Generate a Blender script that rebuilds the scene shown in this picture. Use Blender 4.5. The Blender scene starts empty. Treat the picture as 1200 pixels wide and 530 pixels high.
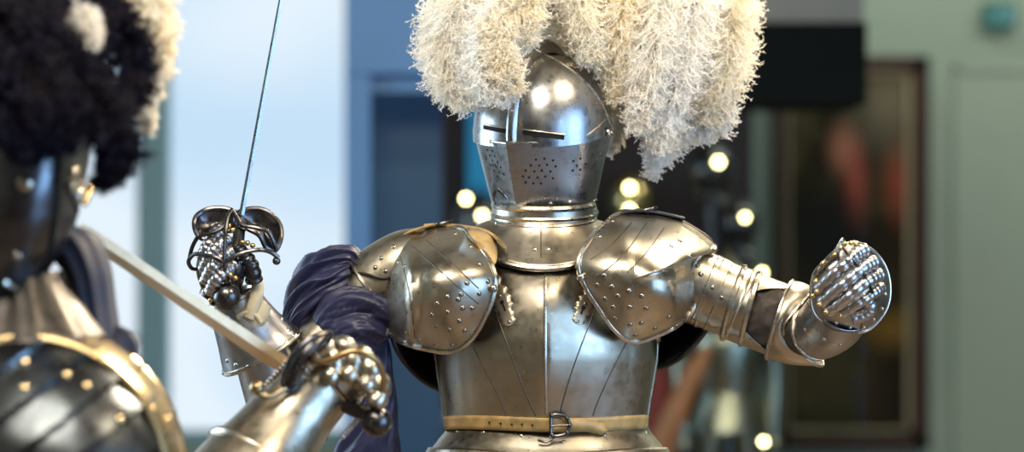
import bpy, math, random
import numpy as np
from mathutils import Vector, Matrix, noise
from mathutils.bvhtree import BVHTree

random.seed(7)
RNG = np.random.default_rng(11)
COL = bpy.context.scene.collection
PI = math.pi
D, S, ZC = 4.0, 0.00143, 1.5          # camera distance, metres per picture pixel at the armour, eye height


def P(u, v, w=0.0):
    """pixel (u, v) at depth w picture units behind the armour's plane -> world point"""
    y = w * S
    k = (D + y) / D
    return Vector(((u - 600) * S * k, y, ZC + (265 - v) * S * k))


# ------------------------------------------------------------------ materials
def nt(name):
    m = bpy.data.materials.new(name)
    m.use_nodes = True
    t = m.node_tree
    b = t.nodes['Principled BSDF']
    return m, t, b


def N(t, kind, **kw):
    n = t.nodes.new(kind)
    for k, v in kw.items():
        setattr(n, k, v)
    return n


def ramp(t, fac, stops):
    r = N(t, 'ShaderNodeValToRGB')
    e = r.color_ramp.elements
    while len(e) > 1:
        e.remove(e[0])
    e[0].position = stops[0][0]
    e[0].color = (*stops[0][1], 1)
    for p, c in stops[1:]:
        x = e.new(p)
        x.color = (*c, 1)
    t.links.new(fac, r.inputs[0])
    return r.outputs[0]


def steel(name, c1, c2, r1, r2, bump=0.12, scale=9.0, wave=0.25):
    m, t, b = nt(name)
    tc = N(t, 'ShaderNodeTexCoord')
    n1 = N(t, 'ShaderNodeTexNoise')
    n1.inputs['Scale'].default_value = scale
    n1.inputs['Detail'].default_value = 6
    n1.inputs['Roughness'].default_value = 0.65
    t.links.new(tc.outputs['Object'], n1.inputs['Vector'])
    n2 = N(t, 'ShaderNodeTexNoise')
    n2.inputs['Scale'].default_value = scale * 9
    n2.inputs['Detail'].default_value = 5
    t.links.new(tc.outputs['Object'], n2.inputs['Vector'])
    # pitting specks
    n3 = N(t, 'ShaderNodeTexNoise')
    n3.inputs['Scale'].default_value = scale * 26
    n3.inputs['Detail'].default_value = 2
    t.links.new(tc.outputs['Object'], n3.inputs['Vector'])
    col = ramp(t, n1.outputs['Fac'], [(0.32, c2), (0.62, c1)])
    spk = ramp(t, n3.outputs['Fac'], [(0.21, (0.45, 0.42, 0.38)), (0.27, (1, 1, 1))])
    mx = N(t, 'ShaderNodeMix', data_type='RGBA', blend_type='MULTIPLY')
    mx.inputs[0].default_value = 0.8
    t.links.new(col, mx.inputs[6])
    t.links.new(spk, mx.inputs[7])
    t.links.new(mx.outputs[2], b.inputs['Base Color'])
    b.inputs['Metallic'].default_value = 1
    mr = N(t, 'ShaderNodeMapRange')
    mr.inputs[1].default_value = 0.3
    mr.inputs[2].default_value = 0.7
    mr.inputs[3].default_value = r1
    mr.inputs[4].default_value = r2
    t.links.new(n2.outputs['Fac'], mr.inputs[0])
    t.links.new(mr.outputs[0], b.inputs['Roughness'])
    n4 = N(t, 'ShaderNodeTexNoise')
    n4.inputs['Scale'].default_value = 14
    n4.inputs['Detail'].default_value = 1
    t.links.new(tc.outputs['Object'], n4.inputs['Vector'])
    b1 = N(t, 'ShaderNodeBump')
    b1.inputs['Strength'].default_value = wave
    b1.inputs['Distance'].default_value = 0.012
    t.links.new(n4.outputs['Fac'], b1.inputs['Height'])
    b2 = N(t, 'ShaderNodeBump')
    b2.inputs['Strength'].default_value = bump
    b2.inputs['Distance'].default_value = 0.001
    t.links.new(n2.outputs['Fac'], b2.inputs['Height'])
    t.links.new(b1.outputs[0], b2.inputs['Normal'])
    t.links.new(b2.outputs[0], b.inputs['Normal'])
    return m


def plain(name, col, rough=0.6, metal=0.0, var=0.15, scale=20, bump=0.0, sheen=0.0, emis=None, strength=1.0):
    m, t, b = nt(name)
    tc = N(t, 'ShaderNodeTexCoord')
    n1 = N(t, 'ShaderNodeTexNoise')
    n1.inputs['Scale'].default_value = scale
    n1.inputs['Detail'].default_value = 5
    t.links.new(tc.outputs['Object'], n1.inputs['Vector'])
    lo = tuple(c * (1 - var) for c in col)
    hi = tuple(min(1, c * (1 + var)) for c in col)
    t.links.new(ramp(t, n1.outputs['Fac'], [(0.3, lo), (0.7, hi)]), b.inputs['Base Color'])
    b.inputs['Roughness'].default_value = rough
    b.inputs['Metallic'].default_value = metal
    if sheen:
        b.inputs['Sheen Weight'].default_value = sheen
    if bump:
        bb = N(t, 'ShaderNodeBump')
        bb.inputs['Strength'].default_value = bump
        bb.inputs['Distance'].default_value = 0.002
        t.links.new(n1.outputs['Fac'], bb.inputs['Height'])
        t.links.new(bb.outputs[0], b.inputs['Normal'])
    if emis:
        b.inputs['Emission Color'].default_value = (*emis, 1)
        b.inputs['Emission Strength'].default_value = strength
    return m


def feather_mat(name, c1, c2, trans=0.35):
    m = bpy.data.materials.new(name)
    m.use_nodes = True
    t = m.node_tree
    t.nodes.clear()
    o = N(t, 'ShaderNodeOutputMaterial')
    tc = N(t, 'ShaderNodeTexCoord')
    n1 = N(t, 'ShaderNodeTexNoise')
    n1.inputs['Scale'].default_value = 16
    t.links.new(tc.outputs['Object'], n1.inputs['Vector'])
    c = ramp(t, n1.outputs['Fac'], [(0.35, c1), (0.65, c2)])
    a = N(t, 'ShaderNodeBsdfDiffuse')
    b = N(t, 'ShaderNodeBsdfTranslucent')
    t.links.new(c, a.inputs[0])
    t.links.new(c, b.inputs[0])
    mx = N(t, 'ShaderNodeMixShader')
    mx.inputs[0].default_value = trans
    t.links.new(a.outputs[0], mx.inputs[1])
    t.links.new(b.outputs[0], mx.inputs[2])
    t.links.new(mx.outputs[0], o.inputs[0])
    return m


def emitter(name, col, strength):
    m = bpy.data.materials.new(name)
    m.use_nodes = True
    t = m.node_tree
    t.nodes.clear()
    o = N(t, 'ShaderNodeOutputMaterial')
    e = N(t, 'ShaderNodeEmission')
    e.inputs[0].default_value = (*col, 1)
    e.inputs[1].default_value = strength
    t.links.new(e.outputs[0], o.inputs[0])
    return m


STEEL = steel('polished_steel', (0.50, 0.455, 0.37), (0.36, 0.325, 0.26), 0.26, 0.39, wave=0.14)
HELM = steel('helmet_steel', (0.36, 0.365, 0.375), (0.29, 0.295, 0.305), 0.24, 0.36, wave=0.10, bump=0.06)
RIM = steel('rim_steel', (0.62, 0.58, 0.50), (0.38, 0.35, 0.30), 0.22, 0.36, wave=0.02)
SHADE = steel('dull_inner_steel', (0.10, 0.09, 0.085), (0.05, 0.045, 0.04), 0.45, 0.6)  # steel with the shade inside the plates put into its colour
DARK = steel('blackened_steel', (0.13, 0.125, 0.13), (0.06, 0.06, 0.065), 0.2, 0.36)
LAME = steel('gauntlet_steel', (0.46, 0.46, 0.48), (0.34, 0.335, 0.34), 0.27, 0.38, wave=0.0, bump=0.02)
RIVET = steel('rivet_steel', (0.34, 0.31, 0.27), (0.26, 0.23, 0.20), 0.22, 0.3, wave=0.0, bump=0.0)
BLADE = steel('blade_steel', (0.40, 0.42, 0.46), (0.28, 0.29, 0.32), 0.25, 0.4, wave=0.02)
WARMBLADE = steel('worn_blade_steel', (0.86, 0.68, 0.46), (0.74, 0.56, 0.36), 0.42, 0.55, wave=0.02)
BRASS = plain('brass', (0.75, 0.50, 0.20), 0.28, 1.0)
GILT = plain('gilt_steel', (0.80, 0.60, 0.33), 0.26, 1.0, scale=10)
BLACK = plain('dark_opening', (0.004, 0.004, 0.004), 0.9)
GROOVE = plain('engraved_line', (0.16, 0.13, 0.10), 0.5, 1.0)
LEATHER = plain('tan_leather', (0.42, 0.27, 0.10), 0.45, var=0.4, scale=30, bump=0.3)
BUFF = plain('buff_leather', (0.50, 0.42, 0.27), 0.6, var=0.2, scale=25, bump=0.2)
DLEATHER = plain('black_leather', (0.025, 0.02, 0.018), 0.45, bump=0.2)
NAVY = plain('navy_cloth', (0.016, 0.018, 0.062), 0.46, var=0.25, scale=60, bump=0.1, sheen=0.05)
BCLOTH = plain('brown_black_cloth', (0.035, 0.026, 0.022), 0.7, var=0.3, scale=60, bump=0.1, sheen=0.2)
RCLOTH = plain('dark_red_cloth', (0.16, 0.02, 0.02), 0.8)
HASPM = plain('pierced_brass_grey', (0.50, 0.44, 0.33), 0.42, 0.8)
WHITEF = feather_mat('white_feather', (0.95, 0.91, 0.83), (0.96, 0.95, 0.92), 0.42)
CREAMF = feather_mat('cream_feather', (0.97, 0.90, 0.75), (0.97, 0.93, 0.83), 0.42)  # cream tone also carries some of the warm light on the plume
DARKF = feather_mat('dark_feather', (0.014, 0.014, 0.028), (0.03, 0.026, 0.032), 0.15)


# ------------------------------------------------------------------ mesh builder
class MB:
    def __init__(self):
        self.v, self.f, self.m = [], [], []

    def add(self, verts, faces, mat=0):
        o = len(self.v)
        self.v += [Vector(p) for p in verts]
        for f in faces:
            self.f.append(tuple(i + o for i in f))
            self.m.append(mat)

    def bvh(self):
        return BVHTree.FromPolygons([tuple(p) for p in self.v], self.f)

    def build(self, name, mats, parent=None, thick=0.0, angle=40, smooth=True, sub=0, offset=-1.0, origin=None):
        me = bpy.data.meshes.new(name)
        base = origin or (parent['_base'] if parent is not None else (0, 0, 0))
        base = Vector(base)
        me.from_pydata([tuple(p - base) for p in self.v], [], self.f)
        for m in (mats if isinstance(mats, (list, tuple)) else [mats]):
            me.materials.append(m)
        me.polygons.foreach_set('material_index', self.m)
        me.polygons.foreach_set('use_smooth', [smooth] * len(self.f))
        me.update()
        if smooth and angle:
            me.set_sharp_from_angle(angle=math.radians(angle))
        o = bpy.data.objects.new(name, me)
        COL.objects.link(o)
        o['_base'] = tuple(base)
        if parent is not None:
            o.parent = parent
        else:
            o.location = base
        if sub:
            s = o.modifiers.new('sub', 'SUBSURF')
            s.levels = s.render_levels = sub
        if thick:
            s = o.modifiers.new('sol', 'SOLIDIFY')
            s.thickness = thick
            s.offset = offset
        return o


def thing(name, base, label, cat, group=None):
    o = bpy.data.objects.new(name, None)
    COL.objects.link(o)
    o.empty_display_size = 0.1
    o.location = base
    o['_base'] = tuple(base)
    tag(o, label, cat, group)
    return o


def tag(o, label=None, cat=None, group=None, kind=None):
    if label: o['label'] = label
    if cat: o['category'] = cat
    if group: o['group'] = group
    if kind: o['kind'] = kind
    return o


def cr(pts, n, closed=False):
    """Catmull-Rom resampling of a list of tuples to n samples"""
    A = [np.array(p, float) for p in pts]
    L = len(A)
    out = []
    segs = L if closed else L - 1
    for i in range(n):
        x = i / n * segs if closed else i / (n - 1) * segs
        k = min(int(x), segs - 1)
        f = x - k
        g = (lambda j: A[j % L]) if closed else (lambda j: A[max(0, min(L - 1, j))])
        p0, p1, p2, p3 = g(k - 1), g(k), g(k + 1), g(k + 2)
        out.append(0.5 * ((2 * p1) + (-p0 + p2) * f + (2 * p0 - 5 * p1 + 4 * p2 - p3) * f * f + (-p0 + 3 * p1 - 3 * p2 + p3) * f ** 3))
    return out


def lerp_tab(tab, x):
    tab = sorted(tab)
    xs = [t[0] for t in tab]
    return [float(np.interp(x, xs, [t[k] for t in tab])) for k in range(1, len(tab[0]))]


def grid_faces(nr, nc, wrap):
    fs = []
    for i in range(nr - 1):
        for j in range(nc if wrap else nc - 1):
            a, b = i * nc + j, i * nc + (j + 1) % nc
            fs.append((a, b, b + nc, a + nc))
    return fs


def sweepw(mb, path, radii, seg=16, ref=(0, 1, 0), arc=None, caps=True, mod=None, mat=0):
    """path: world Vectors; radii: (in-plane, depth) metres"""
    ref = Vector(ref)
    rows = []
    n = len(path)
    wrap = arc is None
    cols = seg if wrap else seg + 1
    vs = []
    for i, c in enumerate(path):
        t = (path[min(i + 1, n - 1)] - path[max(i - 1, 0)]).normalized()
        r = ref if abs(t.dot(ref)) < 0.95 else Vector((0.3, 0.2, 1)).normalized()
        side = t.cross(r).normalized()
        up = side.cross(t).normalized()
        ra = radii[i]
        rx, ry = ra if isinstance(ra, (tuple, list)) else (ra, ra)
        for j in range(cols):
            th = 2 * PI * j / seg if wrap else arc[0] + (arc[1] - arc[0]) * j / seg
            m = mod(i / max(1, n - 1), th) if mod else 1.0
            vs.append(c + side * (math.cos(th) * rx * m) + up * (math.sin(th) * ry * m))
    fs = grid_faces(n, cols, wrap)
    if caps and wrap:
        fs.append(tuple(range(cols))[::-1])
        fs.append(tuple(range((n - 1) * cols, n * cols)))
    mb.add(vs, fs, mat)


def sweep(mb, pts, rad, n=None, **kw):
    """pts (u, v, w) in picture units; rad a number / pair per point"""
    n = n or max(2, len(pts) * 6)
    path = [P(*p) for p in cr(pts, n)]
    rr = []
    for r in rad:
        rr.append(tuple(r) if isinstance(r, (tuple, list)) else (r, r))
    rad2 = [(a * S, b * S) for a, b in cr(rr, n)]
    rad2 = [(max(a, 1e-5), max(b, 1e-5)) for a, b in rad2]
    sweepw(mb, path, rad2, **kw)


def tube(mb, pts, r, n=None, seg=8, mat=0, closed=False, world=False):
    """thin rod through (u,v,w) points or world vectors"""
    n = n or len(pts) * 5
    pp = cr([tuple(p) for p in pts], n, closed)
    pp = [Vector(p) if world else P(*p) for p in pp]
    if closed:
        pp = pp + [pp[0], pp[1]]
    rr = r if isinstance(r, (list, tuple)) else [r, r]
    if closed:
        rads = [rr[0] * S] * len(pp)
    else:
        rads = [float(np.interp(i / (len(pp) - 1), np.linspace(0, 1, len(rr)), rr)) * S for i in range(len(pp))]
    sweepw(mb, pp, rads, seg=seg, caps=not closed, mat=mat)


def ball(mb, c, r, mat=0, seg=16, rings=10, sc=(1, 1, 1)):
    vs, fs = [c + Vector((0, 0, r * sc[2]))], []
    for i in range(1, rings):
        a = PI * i / rings
        for j in range(seg):
            b = 2 * PI * j / seg
            vs.append(c + Vector((r * sc[0] * math.sin(a) * math.cos(b), r * sc[1] * math.sin(a) * math.sin(b), r * sc[2] * math.cos(a))))
    vs.append(c - Vector((0, 0, r * sc[2])))
    for j in range(seg):
        fs.append((0, 1 + j, 1 + (j + 1) % seg))
    for i in range(rings - 2):
        for j in range(seg):
            a, b = 1 + i * seg + j, 1 + i * seg + (j + 1) % seg
            fs.append((a, a + seg, b + seg, b))
    L = len(vs) - 1
    for j in range(seg):
        fs.append((L, L - seg + (j + 1) % seg, L - seg + j))
    mb.add(vs, fs, mat)


def dome(mb, c, nrm, r, mat=0, h=0.7, seg=10):
    nrm = nrm.normalized()
    a = nrm.orthogonal().normalized()
    b = nrm.cross(a)
    vs, fs = [], []
    for i in range(4):
        e = i / 4 * PI / 2
        for j in range(seg):
            t = 2 * PI * j / seg
            vs.append(c + (a * math.cos(t) + b * math.sin(t)) * (r * math.cos(e)) + nrm * (r * h * math.sin(e) - (r * 0.15 if i == 0 else 0)))
    vs.append(c + nrm * r * h)
    fs = grid_faces(4, seg, True)
    for j in range(seg):
        fs.append((3 * seg + j, 3 * seg + (j + 1) % seg, 4 * seg))
    mb.add(vs, fs, mat)


def hit(b, u, v):
    o = Vector((0, -D, ZC))
    d = (P(u, v, 0) - o).normalized()
    loc, nrm, i, dist = b.ray_cast(o, d)
    if loc is None:
        return None, None
    if nrm.dot(d) > 0:
        nrm = -nrm
    return loc, nrm


def rivets(mb, b, pts, r=3.0, mat=0, h=0.8):
    r *= 1.22
    for u, v in pts:
        l, n = hit(b, u, v)
        if l is not None:
            dome(mb, l, n, r * S, mat, h)


def discs(mb, b, pts, r, mat=0, off=0.25):
    for u, v in pts:
        l, n = hit(b, u, v)
        if l is None:
            continue
        a = n.orthogonal().normalized()
        c = n.cross(a)
        vs = [l + n * off * S + (a * math.cos(t) + c * math.sin(t)) * r * S for t in [2 * PI * k / 10 for k in range(10)]]
        mb.add(vs, [tuple(range(10))], mat)


def drape(mb, b, pts, width, mat=0, off=0.3, n=None, rise=0.0, tubeit=False, taper=None):
    """lay a strip (or rod) on surface b along picture points"""
    n = n or max(8, len(pts) * 8)
    L = []
    for u, v in cr(pts, n):
        l, nn = hit(b, u, v)
        if l is not None:
            L.append((l, nn))
    if len(L) < 2:
        return
    if tubeit:
        sweepw(mb, [l + nn * off * S for l, nn in L], [width * S * 0.5] * len(L), seg=8, mat=mat)
        return
    vs = []
    k = len(L)
    for i, (l, nn) in enumerate(L):
        t = (L[min(i + 1, k - 1)][0] - L[max(i - 1, 0)][0]).normalized()
        s = nn.cross(t).normalized()
        w = width * S * 0.5 * (taper(i / (k - 1)) if taper else 1)
        vs += [l + nn * off * S - s * w, l + nn * (off + rise) * S, l + nn * off * S + s * w]
    mb.add(vs, grid_faces(k, 3, False), mat)


def sheet(mb, outline, centre, p=2.0, n=96, nr=14, bump=None, mat=0):
    """curved plate: outline of (u, v, w) points, domed toward centre (u, v, w); returns rim points"""
    o = cr(outline, n, True)
    c = np.array(centre, float)
    vs = []
    rim = []
    for i in range(nr):
        s = 1 - i / nr
        for q in o:
            uv = c[:2] + (q[:2] - c[:2]) * s
            w = c[2] + (q[2] - c[2]) * s ** p
            if bump:
                w += bump(uv[0], uv[1], s)
            vs.append(P(uv[0], uv[1], w))
            if i == 0:
                rim.append(vs[-1])
    w = c[2] + (bump(c[0], c[1], 0) if bump else 0)
    vs.append(P(c[0], c[1], w))
    fs = grid_faces(nr, n, True)
    for j in range(n):
        fs.append(((nr - 1) * n + j, (nr - 1) * n + (j + 1) % n, nr * n))
    mb.add(vs, fs, mat)
    return rim


def rimtube(mb, rim, r, mat=0, a=0.0, b=1.0):
    n = len(rim)
    i0, i1 = int(a * n), int(b * n)
    pts = [rim[i % n] for i in range(i0, i1 + 1)]
    sweepw(mb, pts, [r * S] * len(pts), seg=8, mat=mat)


def box(mb, lo, hi, mat=0):
    x0, y0, z0 = lo
    x1, y1, z1 = hi
    v = [(x0, y0, z0), (x1, y0, z0), (x1, y1, z0), (x0, y1, z0), (x0, y0, z1), (x1, y0, z1), (x1, y1, z1), (x0, y1, z1)]
    mb.add(v, [(0, 3, 2, 1), (4, 5, 6, 7), (0, 1, 5, 4), (1, 2, 6, 5), (2, 3, 7, 6), (3, 0, 4, 7)], mat)


def smooth01(x):
    x = max(0.0, min(1.0, x))
    return x * x * (3 - 2 * x)


def ridge(p):
    return 1 - abs(noise.noise(p)) * 2


# ------------------------------------------------------------------ ostrich feathers
def feather(name, parent, mat, spine, L, nb=420, seed=0, spread=1.0, droop=0.35, curl=2.4, width=1.15, fuzz=4.0, lmin=0.35, shaft=1.3, nfz=3):
    """spine: (u,v,w) points root->tip; L: barb length in picture units"""
    rng = np.random.default_rng(seed)
    n = 90
    sp = np.array([tuple(P(*p)) for p in cr(spine, n)])
    tan = np.gradient(sp, axis=0)
    tan /= np.linalg.norm(tan, axis=1)[:, None]
    t = np.sort(rng.random(nb)) ** 0.85
    t = 0.06 + 0.94 * t
    idx = t * (n - 1)
    i0 = np.clip(idx.astype(int), 0, n - 2)
    fr = (idx - i0)[:, None]
    pos = sp[i0] * (1 - fr) + sp[i0 + 1] * fr
    T = tan[i0]
    ref = np.array([0, 1.0, 0])
    side = np.cross(T, ref)
    side /= np.linalg.norm(side, axis=1)[:, None] + 1e-9
    up = np.cross(side, T)
    sg = rng.choice([-1, 1], nb)
    phi = rng.normal(0, 0.55 * spread, nb)
    d = side * (sg * np.cos(phi))[:, None] + up * np.sin(phi)[:, None]
    fwd = 0.95 + 1.6 * np.clip((t - 0.75) / 0.25, 0, 1) ** 1.5
    d = d + T * fwd[:, None]
    d += rng.normal(0, 0.11, (nb, 3))
    d /= np.linalg.norm(d, axis=1)[:, None]
    prof = lmin + (1 - lmin) * np.clip(np.sin(PI * np.clip(t * 0.88 + 0.1, 0, 1)), 0, 1) ** 0.6
    ln = L * S * prof * rng.uniform(0.72, 1.12, nb)
    seg = 8
    C, Dr = [pos.copy()], [d.copy()]
    ax = rng.normal(0, 1, (nb, 3))
    ax /= np.linalg.norm(ax, axis=1)[:, None]
    cu = rng.uniform(0.3, 1.0, nb) * curl
    g = np.array([0, 0, -1.0])
    for k in range(seg):
        f = (k + 1) / seg
        d = d + g * (droop / seg) + T * (0.25 / seg) + rng.normal(0, 0.055, (nb, 3))
        d = d + np.cross(ax, d) * (cu * (f ** 4.5) * 0.85)[:, None]
        d /= np.linalg.norm(d, axis=1)[:, None]
        pos = pos + d * (ln / seg)[:, None]
        C.append(pos.copy())
        Dr.append(d.copy())
    C = np.array(C)
    Dr = np.array(Dr)
    rv = rng.normal(0, 1, (nb, 3))
    Sd = np.cross(Dr, rv[None])
    Sd /= np.linalg.norm(Sd, axis=2)[:, :, None] + 1e-9
    wd = (np.linspace(1, 0.45, seg + 1) * width * S * 0.5)[:, None, None]
    A = C - Sd * wd
    B = C + Sd * wd
    V = np.stack([A, B], 2).reshape(-1, 3)          # (seg+1, nb, 2)
    ii, jj = np.meshgrid(np.arange(seg), np.arange(nb), indexing='ij')
    a = (ii * nb + jj) * 2
    b = ((ii + 1) * nb + jj) * 2
    Q = np.stack([a, a + 1, b + 1, b], -1).reshape(-1, 4)
    # barbules: short hairs on both sides of every barb
    TV, TF = [], []
    off = len(V)
    Bn = np.cross(Sd, Dr)
    for k in range(1, seg + 1):
        for q in range(nfz):
            for s_ in (-1, 1):
                ang = rng.uniform(0, 2 * PI, nb)
                o = Sd[k] * (np.cos(ang) * s_)[:, None] + Bn[k] * np.sin(ang)[:, None]
                base = C[k] - Dr[k] * (rng.random(nb) * ln / seg)[:, None]
                tip = base + (o + Dr[k] * 0.7) * (fuzz * S * rng.uniform(0.5, 1.1, nb) * (1 - 0.3 * k / seg))[:, None]
                h = Dr[k] * (0.55 * S)
                TV.append(np.stack([base - h, base + h, tip], 1).reshape(-1, 3))
                TF.append(off + np.arange(nb * 3).reshape(-1, 3))
                off += nb * 3
    TV = np.concatenate(TV)
    TF = np.concatenate(TF)
    # shaft
    mb = MB()
    sweepw(mb, [Vector(p) for p in sp[::3]], [shaft * S * (1 - 0.8 * i / 30) for i in range(len(sp[::3]))], seg=6)
    SV = np.array([tuple(p) for p in mb.v])
    so = len(V) + len(TV)
    verts = np.concatenate([V, TV, SV]) - np.array(parent['_base'])
    sq = [tuple(i + so for i in f) for f in mb.f]
    me = bpy.data.meshes.new(name)
    loops = np.concatenate([Q.ravel(), TF.ravel(), np.array([i for f in sq for i in f])])
    sizes = np.concatenate([np.full(len(Q), 4), np.full(len(TF), 3), np.array([len(f) for f in sq])])
    starts = np.concatenate([[0], np.cumsum(sizes)[:-1]])
    me.vertices.add(len(verts))
    me.vertices.foreach_set('co', verts.ravel())
    me.loops.add(len(loops))
    me.loops.foreach_set('vertex_index', loops.astype(np.int32))
    me.polygons.add(len(sizes))
    me.polygons.foreach_set('loop_start', starts.astype(np.int32))
    me.polygons.foreach_set('use_smooth', np.ones(len(sizes), bool))
    me.update(calc_edges=True)
    me.materials.append(mat)
    o = bpy.data.objects.new(name, me)
    COL.objects.link(o)
    o['_base'] = parent['_base']
    o.parent = parent
    return o


# =================================================================== THE MAIN ARMOUR
base = (P(640, 0, 0).x, 0.0, 0.0)
armor = thing('suit_of_armor', base, 'polished steel suit of armor with visored helmet, white ostrich plume and tan waist belt', 'suit of armor')

# ---- breastplate
U0 = 640
BT = [(262, 44, 46), (275, 60, 56), (290, 82, 66), (310, 98, 78), (335, 108, 88), (365, 118, 96), (395, 129, 100), (420, 128, 98), (450, 123, 92), (480, 118, 84), (500, 116, 78)]


def breast_pt(th, v, grow=0.0, back=False):
    hw, fd = lerp_tab(BT, v)
    hw += grow
    fd += grow
    x = hw * math.sin(th)
    c = math.cos(th)
    if c >= 0:
        y = -fd * (abs(c) ** 0.85)
        rr = 21 * smooth01((v - 285) / 70) * (1 - 0.35 * smooth01((v - 430) / 70))
        y -= rr * max(0.0, 1 - abs(x) / (hw * 0.75))
    else:
        y = fd * 0.95 * (abs(c) ** 0.9)
    return P(U0 + x, v, y)


mb = MB()
rows = [262 + (500 - 262) * i / 44 for i in range(45)]
ths = [math.radians(a) for a in np.linspace(-98, 98, 81)]
mb.add([breast_pt(t, v) for v in rows for t in ths], grid_faces(len(rows), len(ths), False))
BREAST = mb.bvh()
# rolled edges at the sides
for sgn in (-1, 1):
    sweepw(mb, [breast_pt(math.radians(97 * sgn), v, 1) for v in rows[20:]], [2.2 * S] * len(rows[20:]), seg=8, mat=1)
    arm = [breast_pt(math.radians(a * sgn), 400 - 28 * smooth01((97 - a) / 45), 2.0) for a in np.linspace(97, 52, 14)]
    sweepw(mb, arm, [2.4 * S] * len(arm), seg=8, mat=1)
for line in ([(574, 345), (590, 390), (612, 450), (628, 487)], [(712, 330), (690, 380), (668, 440), (655, 486)],
             [(556, 408), (570, 435), (585, 465), (594, 486)], [(734, 400), (718, 430), (700, 470), (694, 487)]):
    drape(mb, BREAST, line, 1.5, mat=2, off=0.35)
drape(mb, BREAST, [(639, 322), (639, 370), (639, 430), (640, 486)], 2.2, mat=1, off=0.2, tubeit=True, n=60)
mb.build('breastplate', [STEEL, RIM, GROOVE], armor, thick=0.002, angle=28)

mb = MB()
thb = [math.radians(a) for a in np.linspace(92, 268, 51)]
mb.add([breast_pt(t, v, 1.5) for v in rows for t in thb], grid_faces(len(rows), len(thb), False))
mb.build('backplate', STEEL, armor, thick=0.002)

# ---- fauld below the belt (lames flare outward)
mb = MB()
lam = [(494, 114, 76), (506, 119, 82), (516, 127, 92), (530, 138, 104)]
lam2 = [(525, 139, 104), (548, 152, 118), (556, 156, 122)]
lam3 = [(552, 157, 122), (585, 168, 132)]
for tb in (lam, lam2, lam3):
    vr = np.linspace(tb[0][0], tb[-1][0], 12)
    vs = []
    for v in vr:
        hw, fd = lerp_tab(tb, v)
        for j in range(72):
            t = 2 * PI * j / 72
            dip = 7 * max(0, math.cos(t)) ** 6 * smooth01((v - 505) / 20)
            vs.append(P(U0 + 2 + hw * math.sin(t), v + dip, -fd * math.cos(t) * (1 if math.cos(t) > 0 else 0.9)))
    mb.add(vs, grid_faces(12, 72, True))
    last = vs[-72:]
    sweepw(mb, last + [last[0]], [1.8 * S] * 73, seg=6, mat=1)
fb = mb.bvh()
rivets(mb, fb, [(537, 506), (567, 507), (611, 511), (708, 510), (757, 508), (660, 519)], 2.6, mat=1)
mb.build('fauld', [STEEL, RIM], armor, thick=0.0018)

# ---- waist belt with buckle
mb = MB()
vs = []
nb_ = 120
for i, v in enumerate((488, 492, 499, 504)):
    for j in range(nb_):
        t = 2 * PI * j / nb_
        sag = 1.5 * math.sin(t * 3 + 1) + 1.2 * math.cos(t)
        p = breast_pt(((t + PI) % (2 * PI)) - PI, min(v, 500), 3.2)
        vs.append(p + Vector((0, 0, -(sag + max(0, v - 500)) * S)))
mb.add(vs, grid_faces(4, nb_, True))
BELT = mb.bvh()
for q in [(574, 495), (587, 496), (600, 497), (612, 497), (624, 498), (682, 497), (694, 497)]:
    discs(mb, BELT, [q], 1.1, 1, 0.5)
belt = mb.build('waist_belt', [LEATHER, BLACK], armor, thick=0.0022, offset=1)
tag(belt, 'tan leather belt buckled at the front')
mb = MB()
drape(mb, BELT, [(664, 497), (680, 497), (696, 500), (708, 504), (720, 508)], 14, off=3.4, rise=0.5, n=20, taper=lambda f: 1 if f < 0.86 else max(0.05, (1 - f) / 0.14))
mb.build('strap_end', LEATHER, belt, thick=0.002)
mb = MB()
l, nn = hit(BELT, 655, 498)
fy = Vector((0, -5 * S, 0))
tube(mb, [tuple(l + fy + Vector((x * S, -0.5 * S, z * S))) for x, z in [(-8, 11), (2, 11.5), (9, 8), (12, 0), (9, -8), (2, -11.5), (-8, -11), (-9, 0)]], 2.0, n=48, closed=True, world=True)
tube(mb, [tuple(l + fy + Vector((x * S, -2 * S, z * S))) for x, z in [(-9, -1), (0, 0), (13, 0)]], 1.3, world=True)
for x, z in [(-8, 11), (9, 8), (12, 0), (9, -8), (-8, -11)]:
    ball(mb, l + fy + Vector((x * S, -S, z * S)), 2.9 * S, seg=8, rings=6)
tube(mb, [tuple(l + fy + Vector((x * S, 0, z * S))) for x, z in [(-2, -11), (-14, -19), (-24, -17)]], 1.4, world=True)
tag(mb.build('buckle', DARK, belt), 'dark iron buckle')

# ---- gorget
mb = MB()
GT = [(236, 57, 58), (244, 57, 57), (250, 58, 56), (256, 58.5, 57), (264, 60, 60), (276, 66, 68), (290, 76, 80), (300, 84, 90), (312, 92, 100)]
gv = [236, 240, 244, 248, 252, 256, 260, 266, 272, 278, 284, 290, 296, 302, 307]
vs = []
for v in gv:
    for j in range(96):
        t = 2 * PI * j / 96
        f = smooth01((v - 250) / 50)
        vv = v - 30 * f * (1 - max(0, math.cos(t)) ** 1.3) + 2 * f + 6 * math.cos(t)
        hw, fd = lerp_tab(GT, v)
        hw, fd = hw + 1, fd
        vs.append(P(637 + hw * math.sin(t), vv, -fd * math.cos(t) * (1 if math.cos(t) > 0 else 0.85) - 3))
mb.add(vs, grid_faces(len(gv), 96, True))
GORG = mb.bvh()
last = vs[-96:]
sweepw(mb, last + [last[0]], [2.3 * S] * 97, seg=8, mat=1)
for k, r in ((4, 1.6), (1, 2.2), (6, 1.2)):
    ring = [p * 1.0 for p in vs[k * 96:(k + 1) * 96]]
    sweepw(mb, ring + [ring[0]], [r * S] * 97, seg=8, mat=1)
drape(mb, GORG, [(634, 262), (634, 280), (634, 303)], 1.5, mat=2, off=0.3)
rivets(mb, GORG, [(627, 293), (643, 293), (690, 257), (583, 262)], 3.0, mat=1)
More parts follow.
